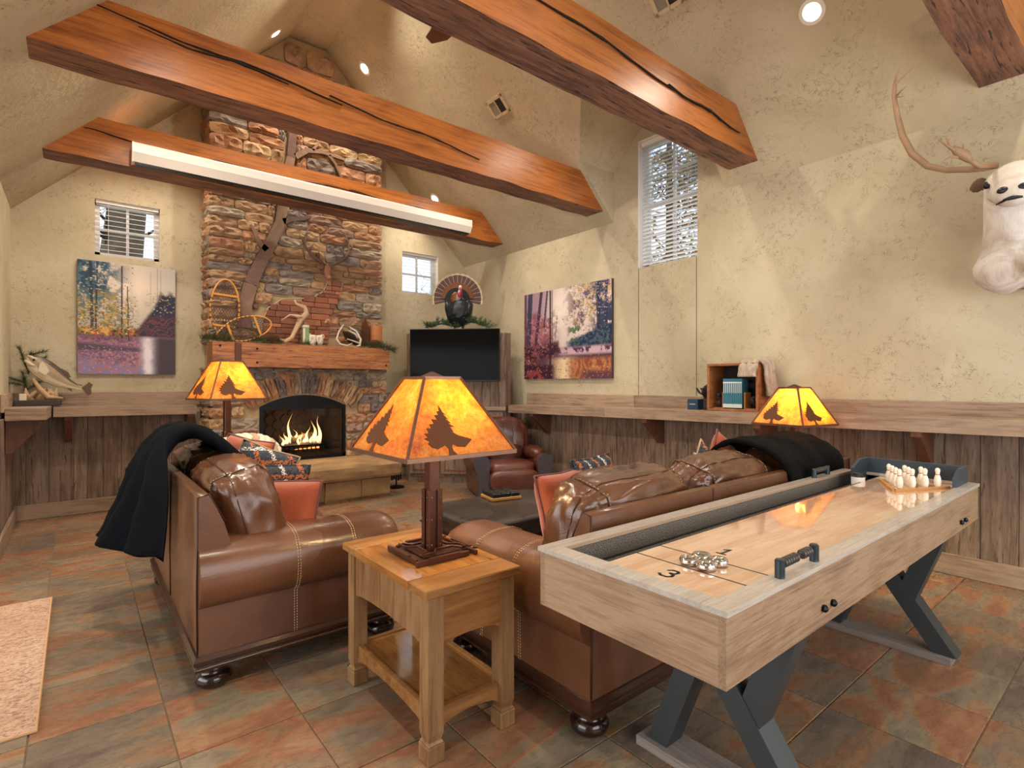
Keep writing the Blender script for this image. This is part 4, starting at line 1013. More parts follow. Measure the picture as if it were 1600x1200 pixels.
# ---- throw pillows and knit blanket
def mkpillow(label, w_, h_, th_, m, mat, edge, seed, name='throw_pillow'):
    t = thing(name, label, 'pillow', m.to_translation()); mi = Matrix.Translation(-m.to_translation()) @ m
    B = pillow(w_, h_, th_, seed, mat=mi); B.build('cover', mat, t, smooth=True); MB().tube(B.rim, .006, 6, closed=True).build('piping', edge, t, smooth=True); return t
mkpillow('burnt orange velvet pillow at the near end of the loveseat', .54, .36, .15, TR((.80, 3.02, .63), rx=-.22, ry=0, rz=-PI / 2 + .75), M['orange'], M['orange_edge'], 1)
mkpillow('black plaid woven pillow behind the orange one on the loveseat', .52, .40, .13, TR((.84, 3.28, .66), rx=-.2, rz=-PI / 2 + .70), M['plaid'], M['plaid'], 2)
mkpillow('navy plaid pillow standing diagonally near the cream knit blanket', .46, .46, .13, TR((.88, 3.62, .70), rx=-.30, ry=.22, rz=-PI / 2 + .55), M['plaid'], M['knit_brown'], 3)
mkpillow('orange pillow barely showing at the far end of the loveseat', .44, .44, .12, TR((.84, 3.84, .75), rx=-.25, ry=.1, rz=-PI / 2 + .45), M['orange'], M['orange_edge'], 4)
mkpillow('orange velvet pillow against the near arm of the long sofa', .40, .36, .14, TR((1.92, 1.93, .70), rx=-.25, rz=.15), M['orange'], M['orange_edge'], 5)
mkpillow('black plaid pillow peeking over the long sofa back cushion', .40, .40, .12, TR((2.22, 2.0, .72), rx=-.2, rz=.2), M['plaid'], M['plaid'], 6)
mkpillow('striped cream and brown pillow tip above the middle sofa cushion', .40, .44, .13, TR((2.85, 1.72, .70), rx=-.15, ry=.75), M['plaid'], M['knit_brown'], 7)
mkpillow('terracotta pillow corner beside the black throw on the sofa', .38, .40, .12, TR((3.12, 1.75, .77), rx=-.15, ry=.6), M['orange'], M['orange_edge'], 8)
kb = thing('chunky_knit_blanket', 'cream chunky knit blanket piled on the far arm of the loveseat', 'blanket', (.93, 4.13, .66))
random.seed(5)
puff((.34, .30, .30), 2.6, .02, 4, 12, TR((0, 0, .10))).build('blanket_bulk', M['knit'], kb, smooth=True)
for k in range(11):
    a0 = -1.15 + k * .23; q = MB(); pts = []
    for i in range(20):
        f = i / 19 * 2 - 1; ph = i * 1.3
        x, z = .25 * math.sin(a0), .12; r = .235 * math.cos(a0 * .75)
        pts.append((.195 * math.sin(a0 + .05 * math.sin(ph)), -.19 * math.sin(f * 1.5) * math.cos(a0 * .5), .10 + (r * .8) * math.cos(f * 1.5) + .010 * math.sin(ph * 1.2)))
    q.tube(pts, [.027 + .009 * math.sin(i * 1.9) for i in range(20)], 8); q.build('yarn_braid', M['knit'] if k % 3 else M['knit_brown'], kb, smooth=True)

# ================================================================ OTTOMAN, RECLINER, TV CABINET
ot = thing('leather_ottoman', 'large charcoal leather ottoman coffee table between the sofas', 'ottoman', (2.46, 3.05, 0))
q = puff((1.10, .78, .13), 9, .004, 3, 20, TR((0, 0, .385))); q.build('top_cushion', M['ottoman'], ot, smooth=True)
MB().box((-.53, -.37, .09), (.53, .37, .35), bev=.02).build('upholstered_side', M['ottoman_side'], ot)
pr = MB()
for z_ in (.335,): pr.tube([(-.535, -.375, z_), (.535, -.375, z_), (.535, .375, z_), (-.535, .375, z_)], .006, 6, closed=True)
for y in (-.13, .13): pr.tube([(-.52, y, .447), (.52, y, .447)], .003, 5)
for x in (-.18, .18): pr.tube([(x, -.36, .447), (x, .36, .447)], .003, 5)
pr.build('piping', M['piping'], ot)
for x in (-.46, .46):
    for y in (-.3, .3): MB().lathe([(.001, 0), (.03, 0), (.045, .02), (.04, .06), (.025, .09), (.001, .09)], (x, y, 0), 16).build('foot', M['dark_wood'], ot, smooth=True)
tb = thing('tile_game_tray', 'bamboo tray with nine black square pieces on the ottoman', 'game', (2.52, 3.24, .452), -.2)
MB().box((-.125, -.105, 0), (.125, .105, .022), bev=.004).build('tray', M['tray'], tb)
for i in range(3):
    for j in range(3): MB().box((-.112 + i * .077, -.095 + j * .065, .022), (-.042 + i * .077, -.036 + j * .065, .05), bev=.004).build('game_piece', M['choc'], tb)

rc = thing('leather_recliner', 'oxblood leather recliner armchair in front of the television cabinet', 'armchair', (4.20, 5.42, 0), math.radians(157.8))
W2_, DD = .49, .60
for s_ in (-1, 1):
    AP = [(.28, .03), (.30, .30), (.285, .38), (.30, .45), (.345, .49), (.40, .495), (.455, .47), (.485, .42), (.475, .35), (.44, .28), (.43, .03)]
    q = MB(); rings = [[Vector((s_ * (a if b2 > .2 else a), y, b2 * (1 if y < DD - .03 else .985))) for a, b2 in AP] for y in (-.02, .15, .35, DD - .03, DD)]
    q.loft(rings); q.build('arm', M['leather_red'], rc, auto=.8)
    q = MB(); q.prism([(s_ * a, b2) for a, b2 in AP], lambda a, b2, d: (a, d, b2), DD + .001, DD + .025); q.build('arm_front_panel', M['leather_grey'], rc, auto=.8)
    puff((.20, .48, .16), 2.6, .012, 5 + s_, 14, TR((s_ * .345, .28, .48))).build('arm_pad', M['leather_red'], rc, smooth=True)
puff((.60, .52, .24), 4, .008, 3, 16, TR((0, .36, .29))).build('seat_cushion', M['leather_red'], rc, smooth=True)
puff((.60, .12, .26), 4, .008, 4, 12, TR((0, DD + .03, .19))).build('footrest', M['leather_red'], rc, smooth=True)
B = puff((.70, .26, .60), 3.6, .016, 9, 22, TR((0, .05, .60), rx=.14)); B.build('backrest', M['leather_red'], rc, smooth=True)
puff((.52, .16, .22), 3., .012, 2, 14, TR((0, .15, .47), rx=.1)).build('lumbar_pillow', M['leather_red'], rc, smooth=True)
pr = MB()
for tt in (-.35, 0, .35): pr.tube(seam_ring(B, 0, tt, None), .0035, 5, closed=True)
pr.build('seam', M['piping'], rc)
MB().box((-.42, -.02, .0), (.42, .52, .2), bev=.02).build('base', M['leather_red'], rc)

cb = thing('corner_television_cabinet', 'weathered barnwood corner cabinet behind the recliner', 'cabinet', (3.93, 6.02, 0), math.radians(-45))
# local: face in the x-z plane at y=0, depth towards +y; x along the face
HW = .655
MB().prism([(-HW, 0), (HW, 0), (HW + .06, .10), (.10, .86), (-.10, .86), (-HW - .06, .10)], lambda a, b2, d: (a, b2 + .02, d), .08, 2.0).build('cabinet_body', M['barn_v'], cb)
MB().prism([(-HW, 0), (HW, 0), (HW + .06, .10), (.10, .86), (-.10, .86), (-HW - .06, .10)], lambda a, b2, d: (a, b2 + .03, d), 0, .08).build('toe_kick', M['barn_v'], cb)
x = -HW
random.seed(8)
while x < HW - .01:
    w_ = random.choice((.11, .14, .17)); w_ = min(w_, HW - x)
    if HW - x - w_ < .05: w_ = HW - x
    MB().box((x + .002, 0, 1.02), (x + w_ - .002, .02, 1.995), bev=.003).build('board', M['barn_v'], cb); x += w_
MB().box((-HW - .01, -.03, .97), (HW + .01, .02, 1.02), bev=.004).build('mid_rail', M['barn_h'], cb)
for s_ in (-1, 0, 1):
    d = MB().box((s_ * .43 - .2, -.012, .12), (s_ * .43 + .2, .018, .95), bev=.004).build('door', M['barn_v'], cb)
    e = MB(); 
    for a, b2 in (((s_ * .43 - .16, -.02, .17), (s_ * .43 - .15, -.01, .90)), ((s_ * .43 + .15, -.02, .17), (s_ * .43 + .16, -.01, .90)), ((s_ * .43 - .16, -.02, .17), (s_ * .43 + .16, -.01, .18)), ((s_ * .43 - .16, -.02, .89), (s_ * .43 + .16, -.01, .90))): e.box(a, b2)
    e.build('copper_inlay', M['copper'], d)
tv = thing('television', 'black flat screen television mounted on the corner cabinet', 'television', (3.84, 5.93, 1.70), math.radians(-45))
MB().box((-.60, 0, -.345), (.60, .045, .345), bev=.006).build('bezel', M['tvframe'], tv); MB().box((-.59, -.004, -.33), (.59, .001, .335)).build('screen', M['tv'], tv)
MB().box((-.2, .04, -.15), (.2, .115, .15)).build('wall_bracket', M['blackmetal'], tv)

# ================================================================ END TABLE + LAMPS
def make_end_table(label, loc, W=.38, D=.70, H=.615):
    t = thing('end_table', label, 'table', loc)
    top = MB(); x0, x1, y0, y1 = -.02, W + .02, -.02, D + .02
    for k, (a, b2) in enumerate((((x0, y0, H - .032), (x1, y0 + .13, H)), ((x0, y1 - .13, H - .032), (x1, y1, H)))): MB().box(a, b2, bev=.004).build('breadboard_end', M['oak'], t)
    n = 3
    for k in range(n): MB().box((x0 + (x1 - x0) * k / n, y0 + .132, H - .032), (x0 + (x1 - x0) * (k + 1) / n - .002, y1 - .132, H), bev=.002).build('top_plank', M['oak_top'], t)
    lw = .062
    for (x, y) in ((0, 0), (W - lw, 0), (0, D - lw), (W - lw, D - lw)):
        q = MB(); rings = []
        for z_, g in ((.066, .0), (.075, .006), (.10, .0), (H - .18, .0), (H - .032, 0)): rings.append([Vector((x + g, y + g, z_)), Vector((x + lw - g, y + g, z_)), Vector((x + lw - g, y + lw - g, z_)), Vector((x + g, y + lw - g, z_))])
        q.loft(rings); o = q.build('leg', M['oak_z'], t); MB().box((x - .004, y - .004, 0), (x + lw + .004, y + lw + .004, .064), bev=.004).build('foot_block', M['oak_z'], o)
    zt, zb = H - .034, H - .20
    def apron(fn, L, name='apron'):
        pts = [(0, zt), (L, zt), (L, zb - .02)] + [(L - L * i / 10, zb - .02 + .02 * math.sin(PI * i / 10) ** .5) for i in range(1, 10)] + [(0, zb - .02)]
        MB().prism(pts, fn, 0, .02).build(name, M['oak'] if name == 'drawer_front' else M['oak_z'], t)
    apron(lambda a, z, d: (lw + a, .010 + d, z), W - 2 * lw, 'drawer_front'); apron(lambda a, z, d: (lw + a, D - .030 + d, z), W - 2 * lw)
    apron(lambda a, z, d: (.010 + d, lw + a, z), D - 2 * lw); apron(lambda a, z, d: (W - .03 + d, lw + a, z), D - 2 * lw)
    def rail(fn, L):
        pts = [(0, .175), (L, .175), (L, .10)] + [(L - L * i / 10, .11 + .018 * math.sin(PI * i / 10)) for i in range(1, 10)] + [(0, .10)]
        MB().prism(pts, fn, 0, .02).build('shelf_rail', M['oak'], t)
    rail(lambda a, z, d: (lw + a, .02 + d, z), W - 2 * lw); rail(lambda a, z, d: (lw + a, D - .04 + d, z), W - 2 * lw); rail(lambda a, z, d: (.02 + d, lw + a, z), D - 2 * lw); rail(lambda a, z, d: (W - .04 + d, lw + a, z), D - 2 * lw)
    MB().box((.04, .04, .150), (W - .04, D - .04, .168)).build('lower_shelf', M['oak_top'], t)
    return t
et = make_end_table('honey oak end table between the loveseat and the long sofa', (.94, 1.615, 0))
et2 = make_end_table('oak end table beyond the far end of the loveseat', (.80, 4.78, 0), .42, .60, .62)
et3 = make_end_table('oak end table past the far end of the long sofa', (4.0, 1.50, 0), .31, .60, .60)

TREE = [(0, 1), (.06, .88), (.02, .9), (.12, .80), (.05, .82), (.16, .70), (.08, .72), (.20, .62), (.12, .62), (.26, .54), (.14, .55), (.2, .44), (.16, .44), (.3, .36), (.62, .26), (.50, .18), (.40, .12), (.20, .14), (.10, .2), (.06, .14), (.07, .06), (.14, -.02), (-.06, -.02), (-.03, .12), (-.10, .18), (-.28, .12), (-.42, .16), (-.50, .24), (-.44, .28), (-.56, .34), (-.46, .36), (-.52, .44), (-.40, .44), (-.44, .54), (-.32, .53), (-.34, .62), (-.22, .62), (-.26, .72), (-.12, .70), (-.16, .80), (-.06, .80), (-.08, .88), (-.02, .88)]
def make_lamp(label, loc, zb, zt, hb, htp, rz, watts, pole_from=0.0):
    """zb, zt: shade bottom and top above the lamp's foot"""
    t = thing('mica_table_lamp', label, 'lamp', loc, rz)
    q = MB(); q.box((-.115, -.115, 0), (.115, .115, .010), bev=.002); q.box((-.085, -.085, .010), (.085, .085, .018), bev=.002); q.build('base_plate', M['bronze'], t)
    for k in range(4):
        m = Matrix.Rotation(k * PI / 2, 4, 'Z'); q = MB()
        q.box((-.145, -.132, 0), (.10, -.118, .020), mat=m, bev=.002); q.box((-.09, -.14, .020), (.05, -.124, .026), mat=m); q.tube([m @ Vector(p) for p in ((-.10, -.10, .030), (-.045, -.10, .030), (-.02, -.06, .030), (.06, -.06, .030), (.085, -.10, .030))], .006, 4); q.build('base_strap', M['bronze'], t)
    MB().box((-.024, -.024, .018), (.024, .024, zb + .05), bev=.003).build('column', M['bronze'], t)
    hs = min(.30, zb * .62)
    for k in range(4):
        m = Matrix.Rotation(k * PI / 2, 4, 'Z'); q = MB(); q.box((-.031, -.033, .018), (-.008, -.025, hs), mat=m, bev=.002); q.box((.008, -.033, .018), (.031, -.025, hs), mat=m, bev=.002)
        o = q.build('column_strap', M['bronze'], t)
        r = MB(); 
        for z_ in (.04, hs * .55, hs - .03): 
            for x in (-.02, .02): r.sphere(m @ Vector((x, -.034, z_)), .004, 8, 4)
        r.build('rivet', M['bronze_light'], o, smooth=True)
    sh = MB(); cb_, ct = [Vector((sx * hb, sy * hb, zb)) for sx, sy in ((-1, -1), (1, -1), (1, 1), (-1, 1))], [Vector((sx * htp, sy * htp, zt)) for sx, sy in ((-1, -1), (1, -1), (1, 1), (-1, 1))]
    for k in range(4):
        def bar(p, q_, w_, th_=.0035):
            d = (q_ - p).normalized(); up = Vector((0, 0, 1)); n = d.cross(up).normalized(); u2 = n.cross(d)
            sh.loft([[c + n * th_ + u2 * w_, c - n * th_ + u2 * w_, c - n * th_ - u2 * w_, c + n * th_ - u2 * w_] for c in (p, q_)])
        bar(cb_[k], cb_[(k + 1) % 4], .008); bar(ct[k], ct[(k + 1) % 4], .006)
        sh.tube([cb_[k], ct[k]], .0065, 4)
    shade = sh.build('lamp_shade', M['bronze_light'], t)
    for k in range(4):
        a, b2, c, d = cb_[k], cb_[(k + 1) % 4], ct[(k + 1) % 4], ct[k]
        n = (b2 - a).cross(d - a).normalized(); cen = (a + b2 + c + d) / 4
        if n.dot(Vector((cen.x, cen.y, 0))) < 0: n = -n
        ins = lambda p: p - n * .003
        q = MB(); q.add([ins(p) for p in (a, b2, c, d)] + [ins(p) - n * .0012 for p in (a, b2, c, d)], [(0, 1, 2, 3), (7, 6, 5, 4), (0, 1, 5, 4), (1, 2, 6, 5), (2, 3, 7, 6), (3, 0, 4, 7)]); q.build('mica_panel', M['mica'], shade)
        # tree cut-out lying on the panel
        ex = (b2 - a).normalized(); ey = ((c + d) / 2 - (a + b2) / 2).normalized(); o_ = (a + b2) / 2 - ex * hb * .24 + ey * .012
        H_ = ((c + d) / 2 - (a + b2) / 2).length * .60; poly = TREE if k % 2 == 0 or True else TREE
        q = MB(); q.prism([(x_ * H_ * .86, z_ * H_) for x_, z_ in poly], lambda u, v, dd: o_ + ex * u + ey * v + n * dd, .0005, .003); q.build('tree_cutout', M['silhouette'], shade)
    fz = MB(); fz.loft([[Vector((sx * r_, sy * r_, z_)) for sx, sy in ((-1, -1), (1, -1), (1, 1), (-1, 1))] for r_, z_ in ((.038, zt + .002), (.034, zt + .008), (.004, zt + .026))]); fz.build('finial_cap', M['bronze'], t)
    ar = MB(); ar.cyl((-htp, 0, zt - .004), (htp, 0, zt - .004), .004); ar.cyl((0, -htp, zt - .004), (0, htp, zt - .004), .004); ar.cyl((0, 0, zb), (0, 0, zt), .005); ar.build('harp', M['bronze'], t)
    zl = zb + (zt - zb) * .52
    bo = MB().sphere((.035, -.02, zl), .024, 12, 8).build('bulb', M['bulb'], t, smooth=True)
    light('lamp_bulb_light', 'POINT', (.035, -.02, zl), watts, (1, .80, .42), radius=.03, parent=t)
    return t
LW = 26
make_lamp('amber mica table lamp on the oak end table in the foreground', (1.155, 1.955, .616), 1.045 - .616, 1.345 - .616, .25, .085, 0, LW)
make_lamp('amber mica lamp standing in front of the fireplace', (.985, 5.02, .621), 1.195 - .621, 1.51 - .621, .23, .09, math.radians(13), LW)
make_lamp('amber mica lamp against the right wall beside the crate of books', (4.13, 1.772, .601), 1.025 - .601, 1.292 - .601, .205, .076, math.radians(-11), 85)
cord = MB(); cord.tube([(1.24, 1.86, .635), (1.345, 1.90, .615), (1.355, 1.95, .45), (1.352, 2.05, .1), (1.345, 2.2, .012), (1.34, 2.42, .012), (1.25, 2.46, .012), (1.12, 2.44, .012), (.98, 2.42, .012)], .004, 6)
tag(cord.build('power_cord', M['wire'], None, smooth=True), 'black lamp cord trailing behind the honey oak end table to the floor', 'cord')

# ================================================================ SHUFFLEBOARD TABLE
TX0, TX1, TY0, TY1, TZ0, TZ1 = 1.15, 3.67, .64, 1.286, .615, .80
OX, OY = 2.41, .963
sb = thing('shuffleboard_table', 'oak-sided shuffleboard table with charcoal crossed steel legs', 'game table', (OX, OY, 0))
def sbb(mb, name, mat, parent=None, **k):
    o = mb.build(name, mat, parent or sb, **k)
    if parent is None: o.matrix_parent_inverse = Matrix.Translation((-OX, -OY, 0))
    else: o.matrix_parent_inverse = Matrix.Identity(4)
    return o
sbb(MB().box((TX0 + .006, TY0 + .006, TZ0), (TX1 - .006, TY0 + .026, TZ1 - .012)), 'side_board', M['laminate']); sbb(MB().box((TX0 + .006, TY1 - .026, TZ0), (TX1 - .006, TY1 - .006, TZ1 - .012)), 'side_board', M['laminate'])
sbb(MB().box((TX0 + .006, TY0 + .026, TZ0), (TX0 + .026, TY1 - .026, TZ1 - .012)), 'end_board', M['laminate_end']); sbb(MB().box((TX1 - .026, TY0 + .026, TZ0), (TX1 - .006, TY1 - .026, TZ1 - .012)), 'end_board', M['laminate_end'])
sbb(MB().box((TX0 + .02, TY0 + .02, TZ0 + .01), (TX1 - .02, TY1 - .02, TZ0 + .03)), 'bottom_panel', M['black'])
RW = .055
sbb(MB().prism([(TX0, TY0), (TX1, TY0), (TX1 - .05, TY0 + RW), (TX0 + .06, TY0 + RW)], lambda a, b2, d: (a, b2, d), TZ1 - .014, TZ1), 'top_rail', M['rail']); sbb(MB().prism([(TX0, TY1), (TX1, TY1), (TX1 - .05, TY1 - RW), (TX0 + .06, TY1 - RW)], lambda a, b2, d: (a, b2, d), TZ1 - .014, TZ1), 'top_rail', M['rail'])
sbb(MB().prism([(TX0, TY0), (TX0 + .06, TY0 + RW), (TX0 + .06, TY1 - RW), (TX0, TY1)], lambda a, b2, d: (a, b2, d), TZ1 - .014, TZ1), 'top_rail', M['rail']); sbb(MB().prism([(TX1, TY0), (TX1 - .05, TY0 + RW), (TX1 - .05, TY1 - RW), (TX1, TY1)], lambda a, b2, d: (a, b2, d), TZ1 - .014, TZ1), 'top_rail', M['rail'])
iy0, iy1, ix0, ix1 = TY0 + RW, TY1 - RW, TX0 + .06, TX1 - .05
sbb(MB().box((ix0, iy1 - .007, TZ1 - .012), (ix1, iy1, TZ1 - .001)), 'inner_lip', M['lip'])
sbb(MB().box((ix0, iy1 - .012, .722), (ix1, iy1 - .001, TZ1 - .013)), 'gutter_wall', M['carpet']); sbb(MB().box((ix0, iy0 + .001, .70), (ix1, iy0 + .005, TZ1 - .012)), 'gutter_wall', M['black'])
sbb(MB().box((ix0, 1.07, .715), (ix1, iy1 - .022, .728)), 'gutter_floor', M['carpet'])
sbb(MB().box((ix0, iy1 - .026, .714), (ix1, iy1 - .010, .729)), 'gutter_black_strip', M['black'])  # black line along the foot of the gutter wall
PF0, PF1, PZ = .705, 1.080, .785
pf = sbb(MB().box((ix0 + .012, PF0, .715), (3.62, PF1, PZ), bev=.002), 'playfield', M['maple'])
q = MB(); L_ = PZ + .0004
for x, h_ in ((1.381, .003), (1.502, .003), (ix0 + .015, .004)): q.box((x - h_, PF0 + .002, PZ - .001), (x + h_, PF1 - .002, L_))
for y in (PF0 + .005, PF1 - .004): q.box((ix0 + .012, y - .004, PZ - .001), (3.6, y + .004, L_))
def digit(mb, polys, ox, oy, s):
    for a, b2 in zip(polys, polys[1:]):
        pa, pb = Vector((ox + a[1] * s, oy - a[0] * s, L_)), Vector((ox + b2[1] * s, oy - b2[0] * s, L_)); d = (pb - pa).normalized(); n = Vector((-d.y, d.x, 0)) * s * .10
        mb.add([pa + n - d * s * .06, pa - n - d * s * .06, pb - n + d * s * .06, pb + n + d * s * .06], [(0, 1, 2, 3)])
digit(q, [(-.35, .62), (-.15, .85), (.18, .85), (.34, .66), (.30, .42), (0, .30), (.32, .16), (.4, -.12), (.2, -.38), (-.2, -.38), (-.42, -.15)][::-1], 1.290, .898, .048)
digit(q, [(0, -.45), (0, .75), (-.28, .5)], 1.600, .900, .048); digit(q, [(-.3, -.45), (.3, -.45)], 1.600, .900, .048)
sbb(q, 'scoring_lines', M['black'])
# crossed legs
for fx in (1.665, 3.235):
    ft = sbb(MB().box((fx - .07, .655, 0), (fx + .07, 1.245, .034), bev=.002), 'foot_board', M['foot_grey'])
    for (ya, za, yb, zb2, w_, dd) in ((.685, .034, 1.10, TZ0 + .012, .047, .0), (1.17, .034, 1.0, .485, .040, -.002), (.845, .25, .708, TZ0 + .012, .041, -.004)):
        q = MB(); q.prism([(ya - w_, za), (ya + w_, za), (yb + w_, zb2), (yb - w_, zb2)], lambda a, b2, d: (fx + d, a, b2), -.048 - dd, .048 + dd); sbb(q, 'leg_bar', M['steel'])
# ball-catch board at the far end
bbx0, bbx1 = 3.42, 3.66
for y in (.695, 1.15):
    sbb(MB().prism([(bbx0, .735), (bbx0, .845), (bbx0 + .10, .885), (bbx1, .885), (bbx1, .735)], lambda a, z, d: (a, d, z), y - .008, y + .008), 'end_box_side', M['navy'])
sbb(MB().box((bbx1 - .016, .70, .735), (bbx1, 1.145, .885), bev=.002), 'end_box_back', M['navy'])
for (x, z) in ((1.692, .666), (1.757, .666), (3.293, .657), (3.369, .657)):
    sbb(MB().lathe([(.001, 0), (.010, 0), (.012, .008), (.006, .014), (.001, .016)], (x, TY0 + .006, z), 8, mat=Matrix.Rotation(PI / 2, 3, 'X')), 'leg_bolt', M['blackmetal'])
def scorer(label, p0, p1, gap):
    t = thing('bead_scorer', label, 'score counter', p0); d = Vector(p1) - Vector(p0); L = d.length
    for x in (0, L): MB().lathe([(.001, 0), (.013, 0), (.013, .046), (.010, .050), (.001, .050)], (x, 0, 0), 16).build('post', M['post'], t, auto=.6)
    MB().cyl((0, 0, .036), (L, 0, .036), .003).build('rod', M['chrome'], t)
    x = .02
    for k in range(10):
        if k == 6: x += gap
        if x > L - .018: break
        MB().lathe([(.004, -.0065), (.012, -.006), (.014, 0), (.012, .006), (.004, .0065)], (x, 0, .036), 12, mat=Matrix.Rotation(PI / 2, 3, 'Y')).build('bead', M['bead'], t, smooth=True); x += .0145
    t.rotation_euler = (0, 0, math.atan2(d.y, d.x)); return t
scorer('abacus bead scorer on the near rail of the shuffleboard table', (1.467, .667, TZ1), (1.685, .667, TZ1), .03)
scorer('abacus bead scorer on the far left rail of the shuffleboard table', (3.18, 1.258, TZ1), (3.36, 1.258, TZ1), 0)
def puck_mesh(t):
    MB().lathe([(.012, .004), (.024, .001), (.0275, .004), (.0285, .011), (.0275, .018), (.024, .022), (.016, .021), (.014, .018), (.012, .012)], seg=28).build('ring', M['chrome'], t, smooth=True)
    MB().lathe([(.001, .004), (.012, .004), (.0125, .014), (.001, .014)], seg=20).build('inset', M['blackmetal'], t, smooth=True)
names = ['chrome shuffleboard puck nearest the number three', 'chrome shuffleboard puck at the front of the cluster of four', 'chrome shuffleboard puck at the rear of the cluster of four', 'chrome shuffleboard puck touching the number one']
pk = thing('shuffleboard_puck', names[0], 'puck', (1.412, .907, PZ), group='chrome pucks on the playfield'); puck_mesh(pk)
for nm, p in zip(names[1:], ((1.410, .850), (1.473, .903), (1.470, .847))): c = copy_tree(pk); c.location = (*p, PZ); c['label'] = nm
# bowling pins and their corner tray
PP = lambda u, v, d: (u, v, d)
q = MB()
for a, b2 in (((3.445, 1.020), (3.145, .872)), ((3.145, .872), (3.47, .728))):
    a, b2 = Vector((*a, 0)), Vector((*b2, 0)); d = (b2 - a).normalized(); n = Vector((-d.y, d.x, 0)) * .009; q.loft([[p + n + Vector((0, 0, PZ)), p - n + Vector((0, 0, PZ)), p - n + Vector((0, 0, PZ + .012)), p + n + Vector((0, 0, PZ + .012))] for p in (a, b2)])
pt = thing('pin_rack', 'thin wooden V-shaped rack around the toy bowling pins', 'pin rack', (0, 0, 0)); q.build('rack_strip', M['tray'], pt)
MB().prism([(3.44, 1.00), (3.17, .872), (3.46, .742)], lambda a, b2, d: (a, b2, d), PZ, PZ + .004).build('rack_base', M['maple'], pt)
apex, eL, eR = Vector((3.236, .876)), Vector((3.40, .968)), Vector((3.43, .764))
rows = ['front', 'second', 'third', 'back']; pos = {1: ['lone'], 2: ['left', 'right'], 3: ['left', 'middle', 'right'], 4: ['leftmost', 'inner left', 'inner right', 'rightmost']}
pn = None
for r in range(4):
    for k in range(r + 1):
        a = apex.lerp(eL, r / 3); b2 = apex.lerp(eR, r / 3); p = a.lerp(b2, k / r) if r else apex
        lab = f'{"lone front" if r == 0 else pos[r + 1][k]} white bowling pin{" at the tip" if r == 0 else " of the " + rows[r] + " row"} of the triangle'
        if pn is None:
            pn = thing('bowling_pin', lab, 'bowling pin', (p.x, p.y, PZ + .004), group='toy bowling pins on the shuffleboard table')
            MB().lathe([(.001, 0), (.010, 0), (.0145, .015), (.0165, .032), (.014, .050), (.0095, .064), (.0085, .072), (.0105, .082), (.0112, .090), (.008, .098), (.001, .1015)], seg=18).build('body', M['pin'], pn, smooth=True)
            MB().lathe([(.0092, .065), (.0102, .066), (.0100, .068), (.0088, .069)], seg=16).build('neck_stripe', M['red'], pn, smooth=True)
        else: c = copy_tree(pn); c.location = (p.x, p.y, PZ + .004); c['label'] = lab
jr = thing('powder_jar', 'small dark jar with a white label in the left corner of the pin end', 'jar', (3.34, 1.095, .728)); MB().lathe([(.001, 0), (.03, 0), (.032, .01), (.032, .085), (.026, .092), (.026, .102), (.001, .104)], seg=20).build('jar_body', M['jar'], jr, auto=.6); MB().lathe([(.0325, .04), (.033, .04), (.033, .082), (.0325, .082)], seg=20).build('paper_label', M['paper'], jr)

# ================================================================ PAINTINGS
def vnoise(h, w_, f, rng):
    gy, gx = int(f * h / w_) + 3, f + 3; g = rng.random((gy, gx)); y = np.linspace(0, gy - 2.001, h); x = np.linspace(0, gx - 2.001, w_); yi, xi = y.astype(int), x.astype(int); fy, fx = (y - yi)[:, None], (x - xi)[None]
    fy, fx = fy * fy * (3 - 2 * fy), fx * fx * (3 - 2 * fx); A = g[yi][:, xi]; Bq = g[yi][:, xi + 1]; C_ = g[yi + 1][:, xi]; D_ = g[yi + 1][:, xi + 1]; return (A * (1 - fx) + Bq * fx) * (1 - fy) + (C_ * (1 - fx) + D_ * fx) * fy
def fb(h, w_, f, rng, o=4):
    s = 0; a = 1; t = 0
    for _ in range(o): s = s + a * vnoise(h, w_, f, rng); t += a; a *= .6; f *= 2
    return s / t
def C3(h): return np.array(hx(h)[:3])
def blend(img, mask, col): m = np.clip(mask, 0, 1)[..., None]; return img * (1 - m) + (col if getattr(col, 'ndim', 1) == 3 else np.asarray(col)[None, None]) * m
def ss(a, b2, x): t = np.clip((x - a) / (b2 - a), 0, 1); return t * t * (3 - 2 * t)
def dabs(img, n, reg, cols, rng, sz=(1.2, 3)):
    h, w_ = img.shape[:2]; V, U = np.mgrid[0:h, 0:w_]
    for _ in range(n):
        u, v = rng.random(), rng.random()
        if rng.random() > reg(u, v): continue
        cx, cy, r = u * w_, v * h, rng.uniform(*sz); x0, x1, y0, y1 = int(max(0, cx - 5)), int(min(w_, cx + 6)), int(max(0, cy - 4)), int(min(h, cy + 5))
        if x1 <= x0 or y1 <= y0: continue
        m = (((U[y0:y1, x0:x1] - cx) / r) ** 2 + ((V[y0:y1, x0:x1] - cy) / (r * .6)) ** 2) < 1; c = C3(cols[rng.integers(len(cols))]) * rng.uniform(.8, 1.15); sub = img[y0:y1, x0:x1]; sub[m] = sub[m] * .25 + c * .75
def sst(a, b2, x): t = min(1, max(0, (x - a) / (b2 - a))); return t * t * (3 - 2 * t)
